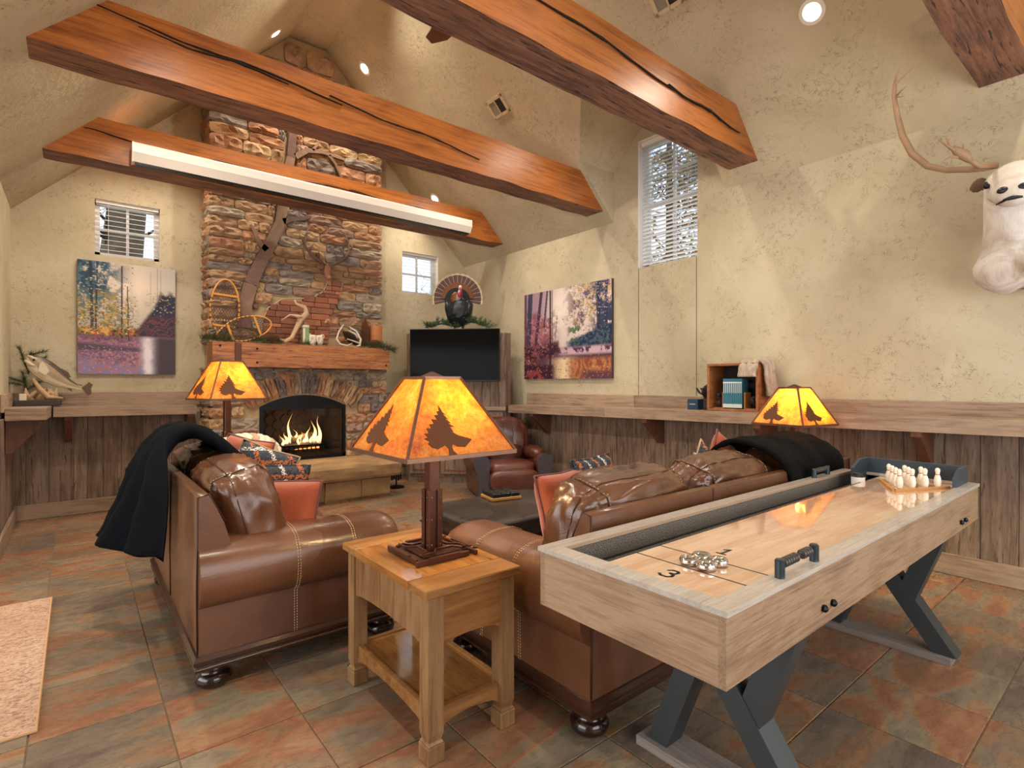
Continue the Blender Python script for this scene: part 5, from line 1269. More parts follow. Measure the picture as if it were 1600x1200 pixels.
def paint_left(h, w_):
    rng = np.random.default_rng(4); V, U = np.mgrid[0:1:h * 1j, 0:1:w_ * 1j]   # V down
    n1, n2, n3 = fb(h, w_, 7, rng, 5), fb(h, w_, 18, rng, 4), fb(h, w_, 45, rng, 2)
    img = np.ones((h, w_, 3)) * C3('#e6d6c4'); glow = np.exp(-((U - .55) ** 2 / .06 + (V - .2) ** 2 / .1)); img = blend(img, 1 - glow, C3('#b8b4ac'))
    img = blend(img, ss(.48, .56, n1) * ss(.62, .25, U) * ss(.5, .3, V) * .95, C3('#3d6478')); img = blend(img, ss(.5, .56, n2) * ss(.5, .1, U) * ss(.45, .2, V), C3('#27465c'))
    img = blend(img, ss(.46, .56, n2) * ss(.22, .34, V) * ss(.62, .45, U) * .85, C3('#b09a50')); img = blend(img, ss(.5, .58, n3) * ss(.3, .4, V) * ss(.62, .5, U) * .7, C3('#4f6e68'))
    img = blend(img, ss(.5, .58, n2) * ss(.18, .3, V) * ss(.62, .75, U) * ss(.45, .3, V) * .8, C3('#c2a468'))
    bank = ss(.56, .62, V) * ss(.66, .60, U + (V - .6) * .6); img = blend(img, bank, C3('#8a6a38')); img = blend(img, bank * ss(.48, .56, n2), C3('#b5623c')); img = blend(img, bank * ss(.52, .58, n3), C3('#3f3a30')); img = blend(img, bank * ss(.55, .62, n1), C3('#d8a860'))
    cliff = ss(.70, .76, U - .12 * np.sin(V * 7) + .06 * n1) * ss(.26, .34, V + .1 * n2) * ss(.68, .64, V); img = blend(img, cliff, C3('#2a2f42')); img = blend(img, cliff * ss(.42, .5, V) * (.5 + .5 * np.sin(V * 160 + n1 * 30)), C3('#6e4048'))
    wat = ss(.64, .68, V); img = blend(img, wat, C3('#5a4a5c')); sand = wat * ss(.72, .66, U + (V - .72) * .3) * (ss(.64, .68, V) * ss(.74, .70, V - .06 * U) + ss(.78, .81, V)); img = blend(img, sand, C3('#a87886')); img = blend(img, sand * ss(.5, .56, n3), C3('#7a5a78'))
    img = blend(img, wat * np.exp(-((U - .70) / .06) ** 2) * (.5 + n2), C3('#e8e2ee')); img = blend(img, wat * ss(.78, .85, U) * .9, C3('#463a40')); img = blend(img, ss(.86, .94, V - .12 * (U - .3)) * ss(.5, .56, n3) * .8 * ss(.75, .6, U), C3('#7e8ec8')); img = blend(img, wat * ss(.72, .68, V) * ss(.25, .2, abs(U - .3)) * .4, C3('#3a3040'))
    for x0, wd, top, bot, sl, cc in ((.13, .016, .0, .62, .03, '#2c3344'), (.18, .010, .0, .60, -.03, '#332f3c'), (.25, .004, .05, .55, 0, '#3e3c44'), (.43, .009, .02, .68, 0, '#3b3238'), (.49, .006, .2, .70, .02, '#44383a'), (.06, .004, .0, .5, 0, '#44505a'), (.8, .003, 0, .3, 0, '#8a7460'), (.84, .002, .02, .3, 0, '#96806a'), (.73, .002, .05, .35, 0, '#a08a70')):
        m = (abs(U - x0 - sl * (V - .3)) < wd) & (V > top) & (V < bot); img = blend(img, m * .9, C3(cc))
    dabs(img, 2600, lambda u, v: sst(.66, .3, u) * sst(.0, .05, v) * sst(.5, .35, v) * .6, ['#2c4a5c', '#3d6478', '#6a8c94', '#c9b88a', '#e8dcc0'], rng, (.8, 2))
    dabs(img, 3200, lambda u, v: sst(.64, .5, u) * sst(.3, .42, v) * sst(.66, .6, v), ['#c9a04c', '#e0bc6a', '#7c8a50', '#b4683a', '#4f5e48', '#8c3c34', '#e8d4a0'], rng, (.8, 2.2))
    dabs(img, 1500, lambda u, v: sst(.62, .72, u) * sst(.15, .3, v) * sst(.5, .3, v), ['#d8b878', '#b0905c', '#6a7a70', '#e8dcc8'], rng, (.8, 1.8))
    dabs(img, 2400, lambda u, v: sst(.62, .5, u) * sst(.70, .78, v), ['#c08c98', '#9a7088', '#7c6c9c', '#8e9cd0', '#d8a8a8'], rng, (.7, 1.8))
    return img
def paint_right(h, w_):
    rng = np.random.default_rng(9); V, U = np.mgrid[0:1:h * 1j, 0:1:w_ * 1j]
    n1, n2, n3 = fb(h, w_, 7, rng, 5), fb(h, w_, 20, rng, 4), fb(h, w_, 48, rng, 2)
    img = np.ones((h, w_, 3)) * C3('#d9c6c4'); img = blend(img, ss(.5, .25, U) * .8, C3('#8a6480')); img = blend(img, np.exp(-((U - .45) ** 2 / .02 + (V - .25) ** 2 / .06)), C3('#f2e4d8'))
    img = blend(img, ss(.47, .55, n2) * ss(.45, .65, U) * ss(.5, .4, V), C3('#6e5a70')); img = blend(img, ss(.5, .56, n3) * ss(.5, .7, U) * ss(.5, .35, V), C3('#c4a878')); img = blend(img, ss(.5, .58, n1) * ss(.75, .9, U) * ss(.6, .5, V), C3('#33405c'))
    img = blend(img, ss(.48, .56, n2) * ss(.5, .3, U) * ss(.15, .3, V) * .8, C3('#7a4258')); img = blend(img, ss(.5, .57, n3) * ss(.42, .3, U) * ss(.3, .4, V) * .8, C3('#a85a4c'))
    hill = ss(.0, .05, V - (.60 - .34 * (U - .5)) + .04 * n2) * ss(.5, .6, U) * ss(.72, .66, V); img = blend(img, hill, C3('#22304c')); img = blend(img, hill * ss(.5, .58, n3), C3('#4a5c6c')); img = blend(img, ss(.5, .56, n2) * ss(.1, .05, abs(U - .62)) * ss(.1, .06, abs(V - .52)), C3('#5d7a52'))
    stream = ss(.64, .68, V); img = blend(img, stream, C3('#5a3a48')); img = blend(img, ss(.64, .68, V) * ss(.76, .72, V) * ss(.35, .5, U), C3('#c6a8b4')); img = blend(img, stream * ss(.5, .56, n2) * ss(.74, .7, V), C3('#4c3450'))
    img = blend(img, ss(.74, .80, V) * np.exp(-((U - .5) / .12) ** 2), C3('#e8cfa8')); img = blend(img, ss(.76, .80, V) * ss(.52, .62, U) * .9, C3('#8c4c38')); img = blend(img, ss(.76, .82, V) * ss(.5, .62, U) * (.5 + .5 * np.sin(U * 90 + n1 * 20)) * .8, C3('#c08450')); img = blend(img, ss(.88, .95, V) * ss(.6, .8, U), C3('#5c3a48'))
    bank = ss(.56, .62, V + .02 * n2) * ss(.0, .04, .46 - U + .0) * ss(.05, 0, V - .80 + .22 * U + .0 * n1); img = blend(img, bank, C3('#3c2630')); img = blend(img, bank * ss(.5, .56, n3), C3('#7c4850')); img = blend(img, ss(.52, .58, n2) * np.exp(-((U - .17) ** 2 / .004 + (V - .62) ** 2 / .006)), C3('#e8a898'))
    img = blend(img, ss(.82, .86, V) * ss(.42, .34, U), C3('#3a2030')); img = blend(img, ss(.84, .88, V) * ss(.34, .2, U) * ss(.5, .56, n2), C3('#8c3c40'))
    for x0, wd, top, bot, sl, cc in ((.07, .030, 0, .62, -.05, '#2c3248'), (.19, .018, 0, .60, -.12, '#2e2838'), (.27, .012, 0, .42, -.10, '#4a3850'), (.335, .010, 0, .98, .0, '#2c2430'), (.36, .005, 0, .6, 0, '#443440'), (.87, .018, 0, .5, .02, '#262c48'), (.95, .012, 0, .5, .0, '#2c3450'), (.02, .014, 0, .6, 0, '#4c3848'), (.42, .003, .3, .68, -.1, '#3c2c34')):
        m = (abs(U - x0 - sl * (V - .3)) < wd) & (V > top) & (V < bot); img = blend(img, m * .92, C3(cc))
    dabs(img, 2600, lambda u, v: sst(.45, .7, u) * sst(.5, .3, v), ['#3a4460', '#8c7ca0', '#d8c48c', '#b0a0b0', '#586c78', '#e8dcd0'], rng, (.8, 2))
    dabs(img, 2200, lambda u, v: sst(.4, .25, u) * sst(.2, .4, v) * sst(.78, .6, v), ['#8c3c5c', '#b4586c', '#5c2c48', '#d08c7c', '#7c6484'], rng, (.8, 2))
    dabs(img, 1500, lambda u, v: sst(.5, .6, u) * sst(.4, .5, v) * sst(.68, .6, v), ['#22365c', '#3c5474', '#5c7c64', '#2c2c4c'], rng, (.8, 2))
    dabs(img, 1600, lambda u, v: sst(.7, .78, v), ['#c87c48', '#8c3c44', '#5c2c48', '#e0b080', '#74406c'], rng, (.7, 1.8))
    return img
def canvas(label, corners_fn, W_, H_, img, loc, rz):
    t = thing('canvas_painting', label, 'painting', loc, rz); h, w_ = img.shape[:2]
    MB().box((-W_ / 2, -.017, -H_ / 2), (W_ / 2, .018, H_ / 2)).build('stretched_frame', M['canvas_edge'], t)
    xs_ = np.linspace(-W_ / 2, W_ / 2, w_); zs = np.linspace(H_ / 2, -H_ / 2, h); XX, ZZ = np.meshgrid(xs_, zs)
    co = np.stack([XX, np.full_like(XX, -.0185), ZZ], -1).reshape(-1, 3); me = bpy.data.meshes.new('printed_canvas')
    i = np.arange((h - 1) * (w_ - 1)); r, c = i // (w_ - 1), i % (w_ - 1); a = r * w_ + c; F = np.stack([a, a + w_, a + w_ + 1, a + 1], -1)
    me.vertices.add(len(co)); me.vertices.foreach_set('co', co.ravel().astype(np.float32)); me.loops.add(F.size); me.loops.foreach_set('vertex_index', F.ravel().astype(np.int32)); me.polygons.add(len(F)); me.polygons.foreach_set('loop_start', (np.arange(len(F)) * 4).astype(np.int32)); me.polygons.foreach_set('loop_total', np.full(len(F), 4, dtype=np.int32)); me.update(calc_edges=True)
    ca = me.color_attributes.new('Col', 'FLOAT_COLOR', 'POINT'); ca.data.foreach_set('color', np.concatenate([np.clip(img, 0, 1).reshape(-1, 3), np.ones((h * w_, 1))], 1).ravel().astype(np.float32))
    me.materials.append(M['paint']); link('printed_canvas', me, t); return t
canvas('autumn forest stream canvas with tall dark trunks, left of the fireplace', None, .847, 1.165, paint_left(230, 168), (.4325, Y_B - .020, 2.0065), 0)
canvas('purple and orange river canvas on the right wall beside the television', None, 1.524, 1.132, paint_right(170, 230), (X_R - .020, 4.769, 1.951), -PI / 2)

# ================================================================ MANTEL DECORATION
def pinecone(mb, c, L, r, axis=(0, 0, 1), seed=0):
    ax = Vector(axis).normalized(); q = Vector((0, 0, 1)).rotation_difference(ax).to_matrix(); n = int(L / .011)
    mb.tube([Vector(c), Vector(c) + ax * L], [r * .4, r * .15], 8)
    for i in range(n):
        f = i / n; rr = r * math.sin(PI * min(1, .18 + f * .8)) ** .8; k = 9
        for j in range(k):
            a = 2 * PI * (j + .5 * (i % 2)) / k; d = Vector((math.cos(a), math.sin(a), 0)); t = Vector((-d.y, d.x, 0)); p0 = d * rr * .3 + Vector((0, 0, f * L)); p1 = d * rr + Vector((0, 0, f * L + .012)); wv = t * rr * .30
            mb.add([q @ v + Vector(c) for v in (p0 - wv * .4, p0 + wv * .4, p1 + wv, p1 - wv, p1 + Vector((0, 0, -.005)) + d * .002)], [(0, 1, 2, 3), (3, 2, 4)])
def needles(mb, p, d, n, L, spread, r=.0022, rng=random):
    for _ in range(n):
        v = Vector(d) + Vector((rng.uniform(-1, 1), rng.uniform(-1, 1), rng.uniform(-1, 1))) * spread; v.normalize(); q_ = Vector(p) + v * L * rng.uniform(.6, 1.1)
        s = v.orthogonal().normalized() * r; mb.add([Vector(p) + s, Vector(p) - s, q_, Vector(p) + v.cross(s).normalized() * r], [(0, 1, 2), (0, 3, 2), (1, 3, 2)])
random.seed(12)
def garland(label, pts, mat, n=60, L=.12, name='pine_garland'):
    g = MB(); s = MB(); s.tube(pts, .004, 5)
    for a, b2 in zip(pts, pts[1:]):
        a, b2 = Vector(a), Vector(b2)
        for k in range(n): p = a.lerp(b2, random.random()); needles(g, p, (b2 - a).normalized() * .4 + Vector((0, -.25, .35)), 4, L, .8)
    t = thing(name, label, 'greenery', pts[0]); 
    for mb, nm, m_ in ((g, 'needles', mat), (s, 'stem', M['twig'])): o = mb.build(nm, m_, t); o.matrix_parent_inverse = Matrix.Translation(-Vector(pts[0])); o['kind'] = 'stuff' if nm == 'needles' else 'part'
    del o['kind']; return t
garland('dry pine sprigs at the left end of the mantel', [(1.0, 6.36, MT + .02), (1.15, 6.36, MT + .025), (1.28, 6.38, MT + .02)], M['needle_dry'])
garland('pine sprigs under the snowshoes on the mantel', [(1.48, 6.34, MT + .02), (1.62, 6.34, MT + .03), (1.8, 6.36, MT + .02)], M['needle_dry'])
garland('thin dry pine sprigs around the owl mugs on the mantel', [(1.95, 6.37, MT + .02), (2.15, 6.36, MT + .02), (2.32, 6.36, MT + .02)], M['needle_dry'], 30, .08)
garland('dry pine sprigs spilling over the right end of the mantel', [(2.74, 6.35, MT + .03), (2.92, 6.33, MT + .03), (3.06, 6.33, MT + .01), (3.16, 6.31, MT - .03)], M['needle_dry'], 60)
def snowshoe(label, c, L, W_, rot, lean, tail):
    t = thing('snowshoe', label, 'snowshoe', c); m = Matrix.Rotation(lean, 4, 'X') @ Matrix.Rotation(rot, 4, 'Y'); N = 40
    def out(a):
        z_ = L / 2 * math.cos(a); wv = W_ / 2 * math.sin(a) * (1 if math.cos(a) > 0 else (1 - .55 * (-math.cos(a)) ** 2)); return Vector((wv, 0, z_))
    pts = [m @ out(2 * PI * i / N) for i in range(N)]; MB().tube(pts, .0095, 6, closed=True).build('frame', M['cane'], t, smooth=True)
    def hw(z_):
        c_ = max(-1, min(1, z_ / (L / 2))); s_ = math.sqrt(1 - c_ * c_); return W_ / 2 * s_ * (1 if c_ > 0 else 1 - .55 * c_ * c_)
    for z_ in (L * .24, -L * .26): 
        w2 = hw(z_); q = MB(); q.add([m @ Vector(p) for p in ((-w2, -.006, z_ - .011), (w2, -.006, z_ - .011), (w2, -.006, z_ + .011), (-w2, -.006, z_ + .011), (-w2, .006, z_ - .011), (w2, .006, z_ - .011), (w2, .006, z_ + .011), (-w2, .006, z_ + .011))], [(0, 1, 2, 3), (7, 6, 5, 4), (0, 1, 5, 4), (2, 3, 7, 6)]); q.build('crossbar', M['cane'], t)
    wb = MB(); st = .027
    for k in range(-18, 19):
        for sg in (1, -1):
            P = []
            for i in range(31):
                z_ = -L / 2 + L * i / 30; x = k * st + sg * z_ * .6
                if abs(x) <= hw(z_) - .002 and not (L * .05 < z_ < L * .22): P.append(m @ Vector((x, 0, z_)))
                else:
                    if len(P) > 1: wb.tube(P, .0036, 4)
                    P = []
            if len(P) > 1: wb.tube(P, .0036, 4)
    for z_ in (L * .05, L * .22, -L * .4): w2 = hw(z_); wb.tube([m @ Vector((-w2, 0, z_)), m @ Vector((w2, 0, z_))], .0035, 5)
    for i in range(N):
        a = 2 * PI * i / N
        if math.cos(a) < .35: p = out(a); q2 = out(a + .05); wb.tube([m @ p, m @ q2], .0108, 6)
    wb.build('rawhide_webbing', M['rawhide'], t); return t
snowshoe('upright cane snowshoe leaning on the chimney at the left', (1.255, 6.50, 2.125), .68, .285, 0.06, -.10, 0)
snowshoe('cane snowshoe lying on its side below the upright one', (1.435, 6.43, 1.925), .58, .26, math.radians(72), -.10, 0)
def cone_thing(label, c, L, r, ax, dark=False):
    q = MB(); pinecone(q, (0, 0, 0), L, r, ax); o = q.build('pinecone', M['cone_dark' if dark else 'cone']); o.location = c; tag(o, label, 'pinecone', 'pinecones on the mantel')
cone_thing('large open pinecone lying by the tipped snowshoe', (1.60, 6.37, MT + .055), .20, .055, (.96, 0, .08))
cone_thing('tall reddish pinecone standing upright at the right of the mantel', (2.83, 6.45, MT + .03), .36, .055, (.03, 0, 1))
cone_thing('dark pinecone leaning inside the white antler loop', (2.72, 6.40, MT + .045), .24, .055, (-.80, 0, .62), True)
cone_thing('small pinecone at the right end by the log', (2.86, 6.36, MT + .045), .15, .045, (.95, 0, .22))
q = MB(); q.tube([(1.78, 6.36, MT + .06), (1.84, 6.36, MT + .03), (1.92, 6.38, MT + .08), (1.98, 6.4, MT + .2), (2.03, 6.41, MT + .30), (2.10, 6.42, MT + .38), (2.08, 6.42, MT + .45), (1.98, 6.42, MT + .48), (1.96, 6.42, MT + .53)], [.012, .022, .024, .026, .035, .034, .024, .015, .006], 10)
q.tube([(2.0, 6.4, MT + .25), (2.0, 6.39, MT + .34), (1.9, 6.38, MT + .34), (1.80, 6.37, MT + .27)], [.02, .02, .012, .002], 8); q.sphere((2.0, 6.38, MT + .33), .04, 10, 6, sc=(1.2, .5, .5))
tag(q.build('driftwood_branch', M['driftwood'], None, smooth=True), 'twisted pale driftwood branch standing on the mantel', 'driftwood')
cn = thing('printed_tin', 'tall green printed tin on the mantel beside the driftwood', 'tin', (2.08, 6.40, MT)); MB().box((-.035, -.03, 0), (.035, .03, .24), bev=.004).build('tin_body', M['green_book'], cn); MB().box((-.036, -.032, .21), (.036, .032, .235), bev=.003).build('lid', M['owl'], cn); MB().box((-.036, -.0315, .02), (-.012, -.030, .2)).build('tin_stripe', M['owl'], cn)
def mug(label, x, s):
    t = thing('owl_mug', label, 'mug', (x, 6.38, MT)); MB().lathe([(.001, 0), (.032, 0), (.042, .03), (.045, .07), (.040, .11), (.036, .125), (.032, .12), (.001, .118)], seg=20).build('cup', M['owl'], t, smooth=True)
    q = MB(); q.tube([(s * .036 + s * .022 * math.sin(a), 0, .115 + .022 * math.cos(a)) for a in [i * 2 * PI / 10 for i in range(10)]], .006, 6, closed=True); q.build('handle', M['owl'], t, smooth=True)
    MB().tube([(-.02, -.043, .07), (-.03, -.040, .085), (-.018, -.041, .1), (-.006, -.043, .085), (-.02, -.043, .07)], .002, 4).build('owl_drawing', M['cone_dark'], t)
mug('cream owl mug with its handle to the left on the mantel', 2.155, -1); mug('cream owl mug with its handle to the right on the mantel', 2.235, 1)
q = MB()
q.tube([(2.52, 6.36, MT + .27), (2.46, 6.35, MT + .18), (2.43, 6.34, MT + .09), (2.47, 6.33, MT + .03), (2.56, 6.33, MT + .015), (2.62, 6.33, MT + .05)], [.006, .010, .012, .012, .010, .004], 8)
q.tube([(2.60, 6.37, MT + .25), (2.68, 6.35, MT + .2), (2.73, 6.33, MT + .10), (2.71, 6.32, MT + .02), (2.67, 6.32, MT + .012)], [.005, .010, .013, .012, .01], 8); q.tube([(2.58, 6.37, MT + .21), (2.66, 6.35, MT + .17), (2.70, 6.34, MT + .12)], [.004, .009, .01], 8); q.tube([(2.56, 6.35, MT + .10), (2.64, 6.33, MT + .075), (2.71, 6.32, MT + .05)], [.004, .008, .01], 8)
tag(q.build('shed_antler', M['bone'], None, smooth=True), 'white curved shed antlers crossed on the mantel', 'antler')
q = MB(); pts = [(2.99, 6.47, MT + .001 + .29 * i / 6) for i in range(7)]; q.tube(pts, [.085, .083, .085, .082, .085, .083, .084], 16)
tag(q.build('birch_log', M['birch'], None, auto=.8), 'short upright birch log at the right end of the mantel', 'log')

# ================================================================ TURKEY on the cabinet
tk = thing('mounted_turkey', 'mounted wild turkey with fanned tail on top of the television cabinet', 'turkey', (4.06, 6.20, 2.0), math.radians(-39.05))
# local frame: x to the right of the photo, y away from the camera
NF = 17
for k in range(NF):
    a = math.radians(-98 + 196 * k / (NF - 1)); d = Vector((math.sin(a), 0, math.cos(a))); t = Vector((math.cos(a), 0, -math.sin(a))); c0 = Vector((.0, .05 + .003 * (k % 2), .50)); r0, r1 = .10, .345
    q = MB(); y = .004 * (k % 2); prof = [(r0, .014), (.2, .026), (.30, .036), (.325, .036)]
    L_s = [c0 + d * r - t * w2 + Vector((0, y, 0)) for r, w2 in prof]; R_s = [c0 + d * r + t * w2 + Vector((0, y, 0)) for r, w2 in prof]; n = len(L_s)
    V_ = L_s + R_s; V_ += [v + Vector((0, .003, 0)) for v in V_]; F_ = []
    for i in range(n - 1): F_ += [(i, i + 1, n + i + 1, n + i), (2 * n + i, 3 * n + i, 3 * n + i + 1, 2 * n + i + 1), (i, i + 1, 2 * n + i + 1, 2 * n + i), (n + i, n + i + 1, 3 * n + i + 1, 3 * n + i)]
    q.add(V_, F_); o = q.build('tail_feather', M['tfeather'], tk)
    q = MB(); q.add([c0 + d * r + t * w2 + Vector((0, y - .001, 0)) for r, w2 in ((.325, -.036), (.325, .036), (.345, .03), (.352, 0), (.345, -.03))], [(0, 1, 2, 3, 4)]); q.add([c0 + d * r + t * w2 + Vector((0, y - .0015, 0)) for r, w2 in ((.12, -.002), (.12, .002), (.33, .002), (.33, -.002))], [(0, 1, 2, 3)]); q.build('feather_tip', M['tband'], o)
q = MB(); q.prism([(.22 * math.sin(math.radians(a)), .50 + .22 * math.cos(math.radians(a))) for a in range(-90, 91, 12)], lambda a, b2, d: (a, d, b2), .030, .046); q.build('tail_coverts', M['tcopper'], tk)
q = MB(); q.prism([(.175 * math.sin(math.radians(a)), .47 + .175 * math.cos(math.radians(a))) for a in range(-110, 111, 12)], lambda a, b2, d: (a, d, b2), .018, .032); q.build('tail_base', M['tbody'], tk)
B = puff((.32, .40, .40), 2.3, .02, 4, 18, TR((.03, -.06, .30), ry=.15, rx=-.3)); B.build('body', M['tbody'], tk, smooth=True)
for s_ in (-1, 1): puff((.10, .30, .26), 2.4, .012, 7, 12, TR((.03 + s_ * .13, -.04, .30), rx=-.4, ry=s_ * .2)).build('wing', M['tbody'], tk, smooth=True)
puff((.13, .13, .17), 2.3, .01, 7, 12, TR((-.005, -.15, .47), ry=.3)).build('neck_ruff', M['tcopper'], tk, smooth=True)
q = MB(); q.tube([(.02, -.18, .44), (.055, -.215, .52), (.065, -.225, .58)], [.04, .028, .022], 10); q.sphere((.065, -.235, .60), .032, 12, 8, sc=(.85, 1.1, 1)); q.tube([(.065, -.262, .60), (.065, -.288, .59)], [.010, .002], 6); q.build('head', M['thead'], tk, smooth=True)
q = MB(); q.tube([(.07, -.262, .605), (.078, -.272, .57), (.078, -.262, .52), (.07, -.25, .49)], [.006, .011, .014, .006], 8); q.sphere((.06, -.235, .505), .03, 10, 6, sc=(1.1, .8, 1.2)); q.build('wattle', M['wattle'], tk, smooth=True)
for s_ in (-1, 1): MB().sphere((.065 + s_ * .025, -.25, .607), .005, 8, 6).build('eye', M['eye'], tk, smooth=True)
for s_ in (-1, 1):
    q = MB(); x = .03 + s_ * .055; q.tube([(x, -.04, .16), (x, -.06, .08), (x, -.07, .03)], [.035, .016, .011], 8)
    for a in (-.5, 0, .5): q.tube([(x, -.07, .028), (x + .05 * math.sin(a), -.07 - .06 * math.cos(a), .022)], [.008, .004], 6)
    q.build('leg', M['wattle' if 0 else 'bracket'], tk, smooth=True)
MB().lathe([(.001, .001), (.11, .001), (.11, .018), (.001, .022)], seg=20).build('display_base', M['bracket'], tk)
random.seed(4); gp = [onp(u, v, (4.0, 6.12, 0), (.63, .7766, 0)) for u, v in ((664, 512), (690, 506), (712, 511), (738, 503), (765, 512))]
gp = [Vector((p.x, p.y, max(2.02, p.z))) for p in gp]
gl = thing('evergreen_garland', 'green evergreen garland under the turkey on the cabinet top', 'greenery', gp[2]); gm = MB()
for a, b2 in zip(gp, gp[1:]):
    for k in range(22):
        p = a.lerp(b2, random.random()); d = Vector((random.uniform(-1, 1), random.uniform(-.6, .1), random.uniform(.1, .7))).normalized()
        L = random.uniform(.07, .13)
        for i in range(7): pp = p + d * L * i / 7; needles(gm, pp, d, 6, .05, .9, .0045)
o = gm.build('needles', M['needle_light'], gl); o.matrix_parent_inverse = Matrix.Translation(-gp[2]); o['kind'] = 'stuff'
st = MB(); st.tube(gp, .006, 6); o = st.build('stem', M['twig'], gl); o.matrix_parent_inverse = Matrix.Translation(-gp[2])

# ================================================================ FISH MOUNT on the left shelf
fs = thing('mounted_fish', 'mounted largemouth bass over driftwood on a dark slab in the left corner', 'fish', (-.30, 6.86, 1.113))
MB().box((-.15, -.09, 0), (.19, .09, .052), bev=.006).build('slab_base', M['slab'], fs)
B = MB(); rings = []; ax = [(-.055, .47), (-.03, .44), (.0, .405), (.05, .355), (.11, .30), (.17, .25), (.24, .205), (.30, .18), (.34, .17)]; hh = [.018, .055, .078, .094, .092, .074, .046, .028, .03]; tt = [.012, .03, .042, .05, .048, .038, .022, .012, .006]
NB = 14
for i, ((x, z_), h_, t_) in enumerate(zip(ax, hh, tt)):
    a = ax[max(i - 1, 0)]; b2 = ax[min(i + 1, len(ax) - 1)]; d = Vector((b2[0] - a[0], b2[1] - a[1])).normalized(); n = Vector((-d.y, d.x))
    if n.y < 0: n = -n
    rings.append([Vector((x + n.x * h_ * math.cos(k * 2 * PI / NB), -.02 + t_ * math.sin(k * 2 * PI / NB), z_ + n.y * h_ * math.cos(k * 2 * PI / NB))) for k in range(NB)])
n_ = NB
for j in range(len(rings) - 1):
    for k in range(NB): B.add([rings[j][k], rings[j][(k + 1) % NB], rings[j + 1][(k + 1) % NB], rings[j + 1][k]], [(0, 1, 2, 3)], 1 if k in (0, 1, NB - 1, NB - 2) else (2 if 4 <= k <= 9 else 0))
B.add(rings[0], [tuple(range(NB))]); B.build('fish_body', [M['fish'], M['fish_back'], M['fish_belly']], fs, smooth=True)
def fin(pts, y=-.02): MB().prism(pts, lambda a, b2, d: (a, d, b2), y - .004, y + .004).build('fin', M['fish_fin'], fs)
fin([(.34, .17), (.40, .225), (.43, .20), (.415, .16), (.42, .11), (.39, .09), (.35, .15)]); fin([(.08, .39), (.12, .40), (.16, .37), (.21, .345), (.24, .32), (.26, .27), (.2, .28), (.12, .34)]); fin([(.10, .25), (.14, .21), (.20, .17), (.17, .22)]); fin([(.22, .17), (.27, .13), (.26, .165)])
q = MB(); q.tube([(-.075, -.03, .43), (-.045, -.05, .40), (.0, -.055, .375)], [.012, .016, .012], 8); q.tube([(-.06, -.02, .475), (-.03, -.045, .46), (.01, -.05, .44)], [.01, .014, .01], 8); q.build('jaw', M['fish_belly'], fs, smooth=True)
q = MB(); q.prism([(.02, .33), (.07, .29), (.10, .33), (.08, .38), (.05, .42), (.03, .40)], lambda a, b2, d: (a, d, b2), -.078, -.06); q.build('gill_cover', M['fish_belly'], fs)
MB().sphere((-.012, -.062, .435), .009, 10, 6).build('eye', M['eye'], fs, smooth=True)
q = MB(); random.seed(2)
for k in range(7): 
    x = -.06 + .035 * k; q.tube([(x, -.02, .052), (x + random.uniform(-.05, .05), -.03, .12), (x + random.uniform(-.06, .1), -.03, .17)], [.022, .018, .004], 8)
q.tube([(-.02, -.04, .26), (.03, -.05, .16), (.09, -.05, .08), (.2, -.05, .07)], [.012, .022, .024, .006], 8); q.build('driftwood', M['driftwood'], fs, smooth=True)
MB().box((-.115, -.09, .052), (-.062, -.03, .115), bev=.004).build('pale_block', M['owl'], fs)
gm = MB()
for bp, d in (((-.07, 0, .12), (-.1, 0, 1)), ((-.07, 0, .18), (-.2, 0, 1)), ((-.05, .01, .3), (-.25, .0, 1)), ((-.05, .01, .36), (.1, 0, 1)), ((-.08, .0, .22), (-.8, 0, .35)), ((-.06, 0, .48), (.7, 0, .25)), ((-.05, 0, .40), (.9, 0, .5)), ((-.1, 0, .2), (-.6, 0, .1)), ((-.08, .0, .42), (-.3, 0, 1)), ((-.07, 0, .15), (.4, 0, .3))):
    for i in range(12): needles(gm, Vector(bp) + Vector(d).normalized() * .012 * i, d, 10, .06, .8, .002)
gm.build('pine_sprig', M['needle'], fs)['kind'] = 'stuff'

# ================================================================ CRATE GROUP on the right shelf
zc = SH(2.45)
cr = thing('wooden_crate', 'open wooden crate on its side holding books on the right shelf', 'crate', (4.56, 2.425, zc)); CY, CH, CD = .235, .42, .135
for nm, a, b2 in (('crate_bottom', (-CD, -CY, 0), (CD, CY, .022)), ('crate_top', (-CD, -CY, CH - .022), (CD, CY, CH)), ('crate_side', (-CD, -CY, .022), (CD, -CY + .022, CH - .022)), ('crate_side', (-CD, CY - .022, .022), (CD, CY, CH - .022))): MB().box(a, b2, bev=.003).build(nm, M['crate'], cr)
MB().box((CD - .012, -CY + .02, .02), (CD, CY - .02, CH - .02)).build('crate_back', M['crate_in'], cr)
bl = ['leftmost teal book of the row in the crate', 'second teal book from the left in the crate', 'third teal book from the left in the crate', 'fourth teal book from the left in the crate', 'middle-left teal book in the crate row', 'middle-right teal book in the crate row', 'fourth teal book from the right in the crate', 'third teal book from the right in the crate', 'second teal book from the right in the crate', 'rightmost teal book of the row in the crate']
bk = None
